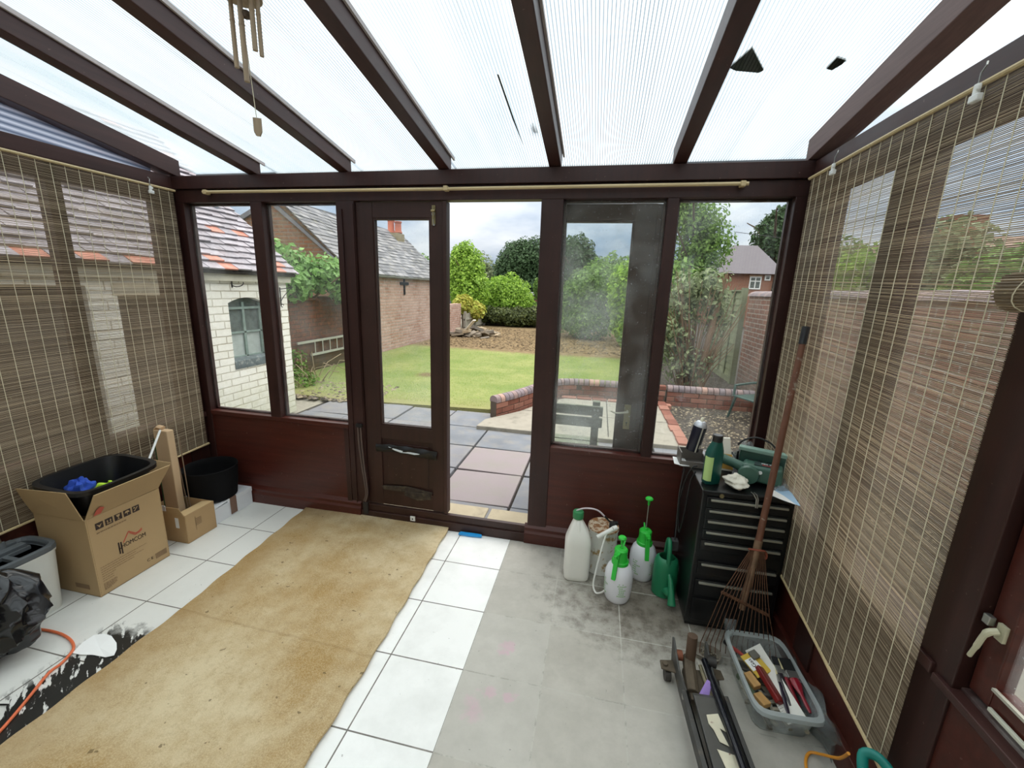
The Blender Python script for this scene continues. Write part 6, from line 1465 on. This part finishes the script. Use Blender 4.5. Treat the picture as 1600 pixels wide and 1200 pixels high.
MB().box(.000, .010, .006, .034, .043, .020).build('grey_content', mk('grey_fixing', '#6d6a60', .6, var=.2), r, bevel=.004)
r = tool_at('red_scraper', .765, 1.53, .070, 8, 30, 18, 'dark red handled tool lying beside the ruler in the clear tub', 'tool')
m = MB(); m.box(-.018, -.07, 0, .018, .07, .022); m.build('tool_body', mk('dark_red_body', '#7a1a16', .4, var=.1), r, bevel=.005)
r = tool_at('wooden_block', .715, 1.545, .06, 5, -10, 22, 'pale wooden sanding block in the left side of the clear tub', 'block')
MB().box(-.016, -.03, 0, .016, .03, .022).build('block', mk('honey_wood', '#c79a5e', .55, var=.12, scale=6, stretch=(10, 1, 10)), r, bevel=.003)
r = tool_at('wooden_block', .722, 1.462, .06, 0, 0, 28, 'pale wooden block at the near end of the clear tub', 'block')
MB().box(-.018, -.025, 0, .018, .025, .02).build('block', bpy.data.materials['honey_wood'], r, bevel=.003)
r = tool_at('green_handle', .705, 1.51, .035, 0, 0, 20, 'dull green strip lying under the wooden blocks in the tub', 'tool')
MB().box(-.010, -.09, 0, .010, .08, .02).build('strip', mk('dull_green_strip', '#5d6a52', .6), r, bevel=.003)
r = tool_at('red_screwdriver', .70, 1.675, .075, -10, 0, 32, 'small red and black tool at the far left of the clear tub', 'tool')
MB().tube([(0, -.04, 0), (0, .01, 0), (0, .04, 0)], [.006, .008, .006], 8).build('grip', mk('red_grip', '#b2453e', .5), r, smooth=True)
MB().tube([(0, .04, 0), (0, .07, 0)], .010, 8).build('pommel', BLACKP, r, smooth=True)
m = MB(); m.box(.69, 1.42, .008, .86, 1.68, .035); 
q = random.Random(9); m = MB()
for i in range(40):
    x, y = q.uniform(.69, .86), q.uniform(1.41, 1.69); m.box(-.03, -.006, 0, .03, .006, .01, q.random(), Matrix.Translation((x, y, .012 + q.uniform(0, .03))) @ Euler((0, 0, q.uniform(0, 3))).to_matrix().to_4x4())
tag(m.build('tool_clutter', mk('assorted_clutter', '#7a756c', .6, base2='#b5ad98', tone=.5)), 'jumble of small decorating bits in the bottom of the clear tub', 'clutter', kind='stuff')
# dirt pan behind the jack, loose plastic, orange flex and teal tool
pn = root('dustpan', (.585, 1.70, 0), R(-15), label='small grimy shallow pan of rubbish under the rake tines', cat='pan')
m = MB(); m.lathe([(.9, 0), (1, .025), (1.05, .027), (.97, .029), (.85, .006), (0, .006)], 28, sx=.055, sy=.04, sq=1.5); m.build('pan', mk('grimy_plastic', '#8f877a', .6, var=.2, dirt='#4a4036', dscale=30), pn, smooth=True)
m = MB()
for i in range(60): 
    a, rr_ = q.uniform(0, 6.3), q.uniform(0, .04); m.box(-.006, -.002, 0, .006, .002, .004, q.random(), Matrix.Translation((rr_ * math.cos(a), rr_ * .7 * math.sin(a), .008 + q.uniform(0, .014))) @ Euler((q.uniform(-1, 1), q.uniform(-1, 1), q.uniform(0, 3))).to_matrix().to_4x4())
o_ = m.build('rubbish', LITTER, pn); o_['kind'] = 'stuff'
sheetcrumple('plastic_bag', (.885 - .015, 1.50, .002), .001, .001, .001, CLOUDYP, 'x', 'bag', 1)
bpy.data.objects.remove(bpy.data.objects['plastic_bag.002'])
m = MB(); P_ = [1.1, 2.3, .6]
def bagfn(u, v):
    y = 1.33 + .33 * u; x = .905 - .03 * (1 - v) * math.sin(u * PI) + .012 * math.sin(9 * u + 4 * v); z = .003 + .15 * v * (1 - .35 * u) + .01 * math.sin(12 * u + 3 * v)
    return (x + .004, y + .015 * math.sin(7 * v), z)
m.grid(bagfn, 24, 16, .0015); m.grid(lambda u, v: (bagfn(u, v)[0] - .018 * math.sin(v * PI), bagfn(u, v)[1], bagfn(u, v)[2]), 24, 16, .0015)
tag(m.build('polythene_sleeve', CLEARP, smooth=True), 'clear polythene sleeve propped between the tub and right skirting', 'bag')
m = MB(); m.tube(spline([(.80, 1.05, .006), (.805, 1.22, .006), (.815, 1.30, .006), (.845, 1.345, .008), (.875, 1.33, .03), (.885, 1.27, .10), (.868, 1.215, .19)], 6), .0048, 8)
tag(m.build('power_cable', mk('amber_cable', '#e79a2f', .45), smooth=True), 'amber orange flex looping on the floor beside the teal tool', 'cable')
tl = root('teal_tool', (.868, 1.045, -.02), label='teal plastic tool handle poking into frame at bottom right', cat='power tool')
TEAL = mk('teal_plastic', '#15857a', .4, var=.06)
m = MB(); m.tube(spline([(-.03, .06, .27), (-.02, .09, .31), (.01, .075, .322), (.03, .03, .30), (.04, -.05, .24), (.03, -.12, .18)], 5), .014, 14, flat=.75); m.tube(spline([(-.03, .065, .29), (-.04, .02, .24), (-.03, -.04, .19), (.01, -.10, .16)], 5), .014, 14, flat=.75); m.build('loop_handle', TEAL, tl, smooth=True)
m = MB(); m.hexa([(-.07, -.22, 0), (.07, -.22, 0), (.06, .02, 0), (-.06, .02, 0)], [(-.05, -.2, .18), (.06, -.2, .18), (.045, -.04, .20), (-.045, -.04, .20)]); m.build('tool_housing', TEAL, tl, bevel=.02, seg=3)
# cables clipped beside the closed door
cv = root('wall_cable', (-1.478, D - .012, .0), label='pair of grey brown cables clipped down the post beside closed door', cat='cable')
CB = mk('brown_grey_cable', '#5b4b45', .5)
m = MB(); m.tube(spline([(-.010, 0, .665), (-.008, 0, .55), (.006, 0, .38), (.022, 0, .25), (.024, 0, .185), (.008, 0, .135)], 6), .006, 8); m.build('cable', CB, cv, smooth=True)
m = MB(); m.tube(spline([(.010, 0, .665), (.012, 0, .55), (.022, 0, .38), (.034, 0, .25), (.036, 0, .19), (.02, 0, .13)], 6), .006, 8); m.build('cable', CB, cv, smooth=True)
m = MB(); m.box(-.022, -.008, .66, .022, .008, .685); m.build('junction', BLACKP, cv, bevel=.003)
m = MB(); m.box(.0, -.004, .04, .034, .01, .125); m.build('floor_duct', mk('dark_duct', '#2a2523', .7), cv, bevel=.003)

# ---- groups of like things
GROUPS = {'pressure_sprayer': 'pump sprayers beside the tool chest', 'paintbrush': 'paintbrushes in the clear tub', 'wooden_block': 'wooden blocks in the clear tub', 'fallen_leaf': 'leaves fallen on the plastic roof', 'blind_clip': 'white clips on the blind rods', 'skyline_tree': 'trees on the skyline', 'neighbour_tree': 'trees beyond the right boundary wall', 'mixed_shrub': 'shrubs at the end of the lawn', 'hanging_bracket': 'iron brackets on the outhouse', 'distant_oak': 'trees behind the brick house', 'bamboo_blind': 'bamboo blinds on the side walls', 'plastic_bag': 'clear plastic bags on the tool chest', 'low_brick_wall': 'low coped garden walls', 'cloth': 'cloths in the black tub'}
for o in list(COL.objects):
    if o.parent is None and 'label' in o.keys():
        g_ = GROUPS.get(o.name.split('.')[0])
        if g_ and 'group' not in o.keys(): o['group'] = g_
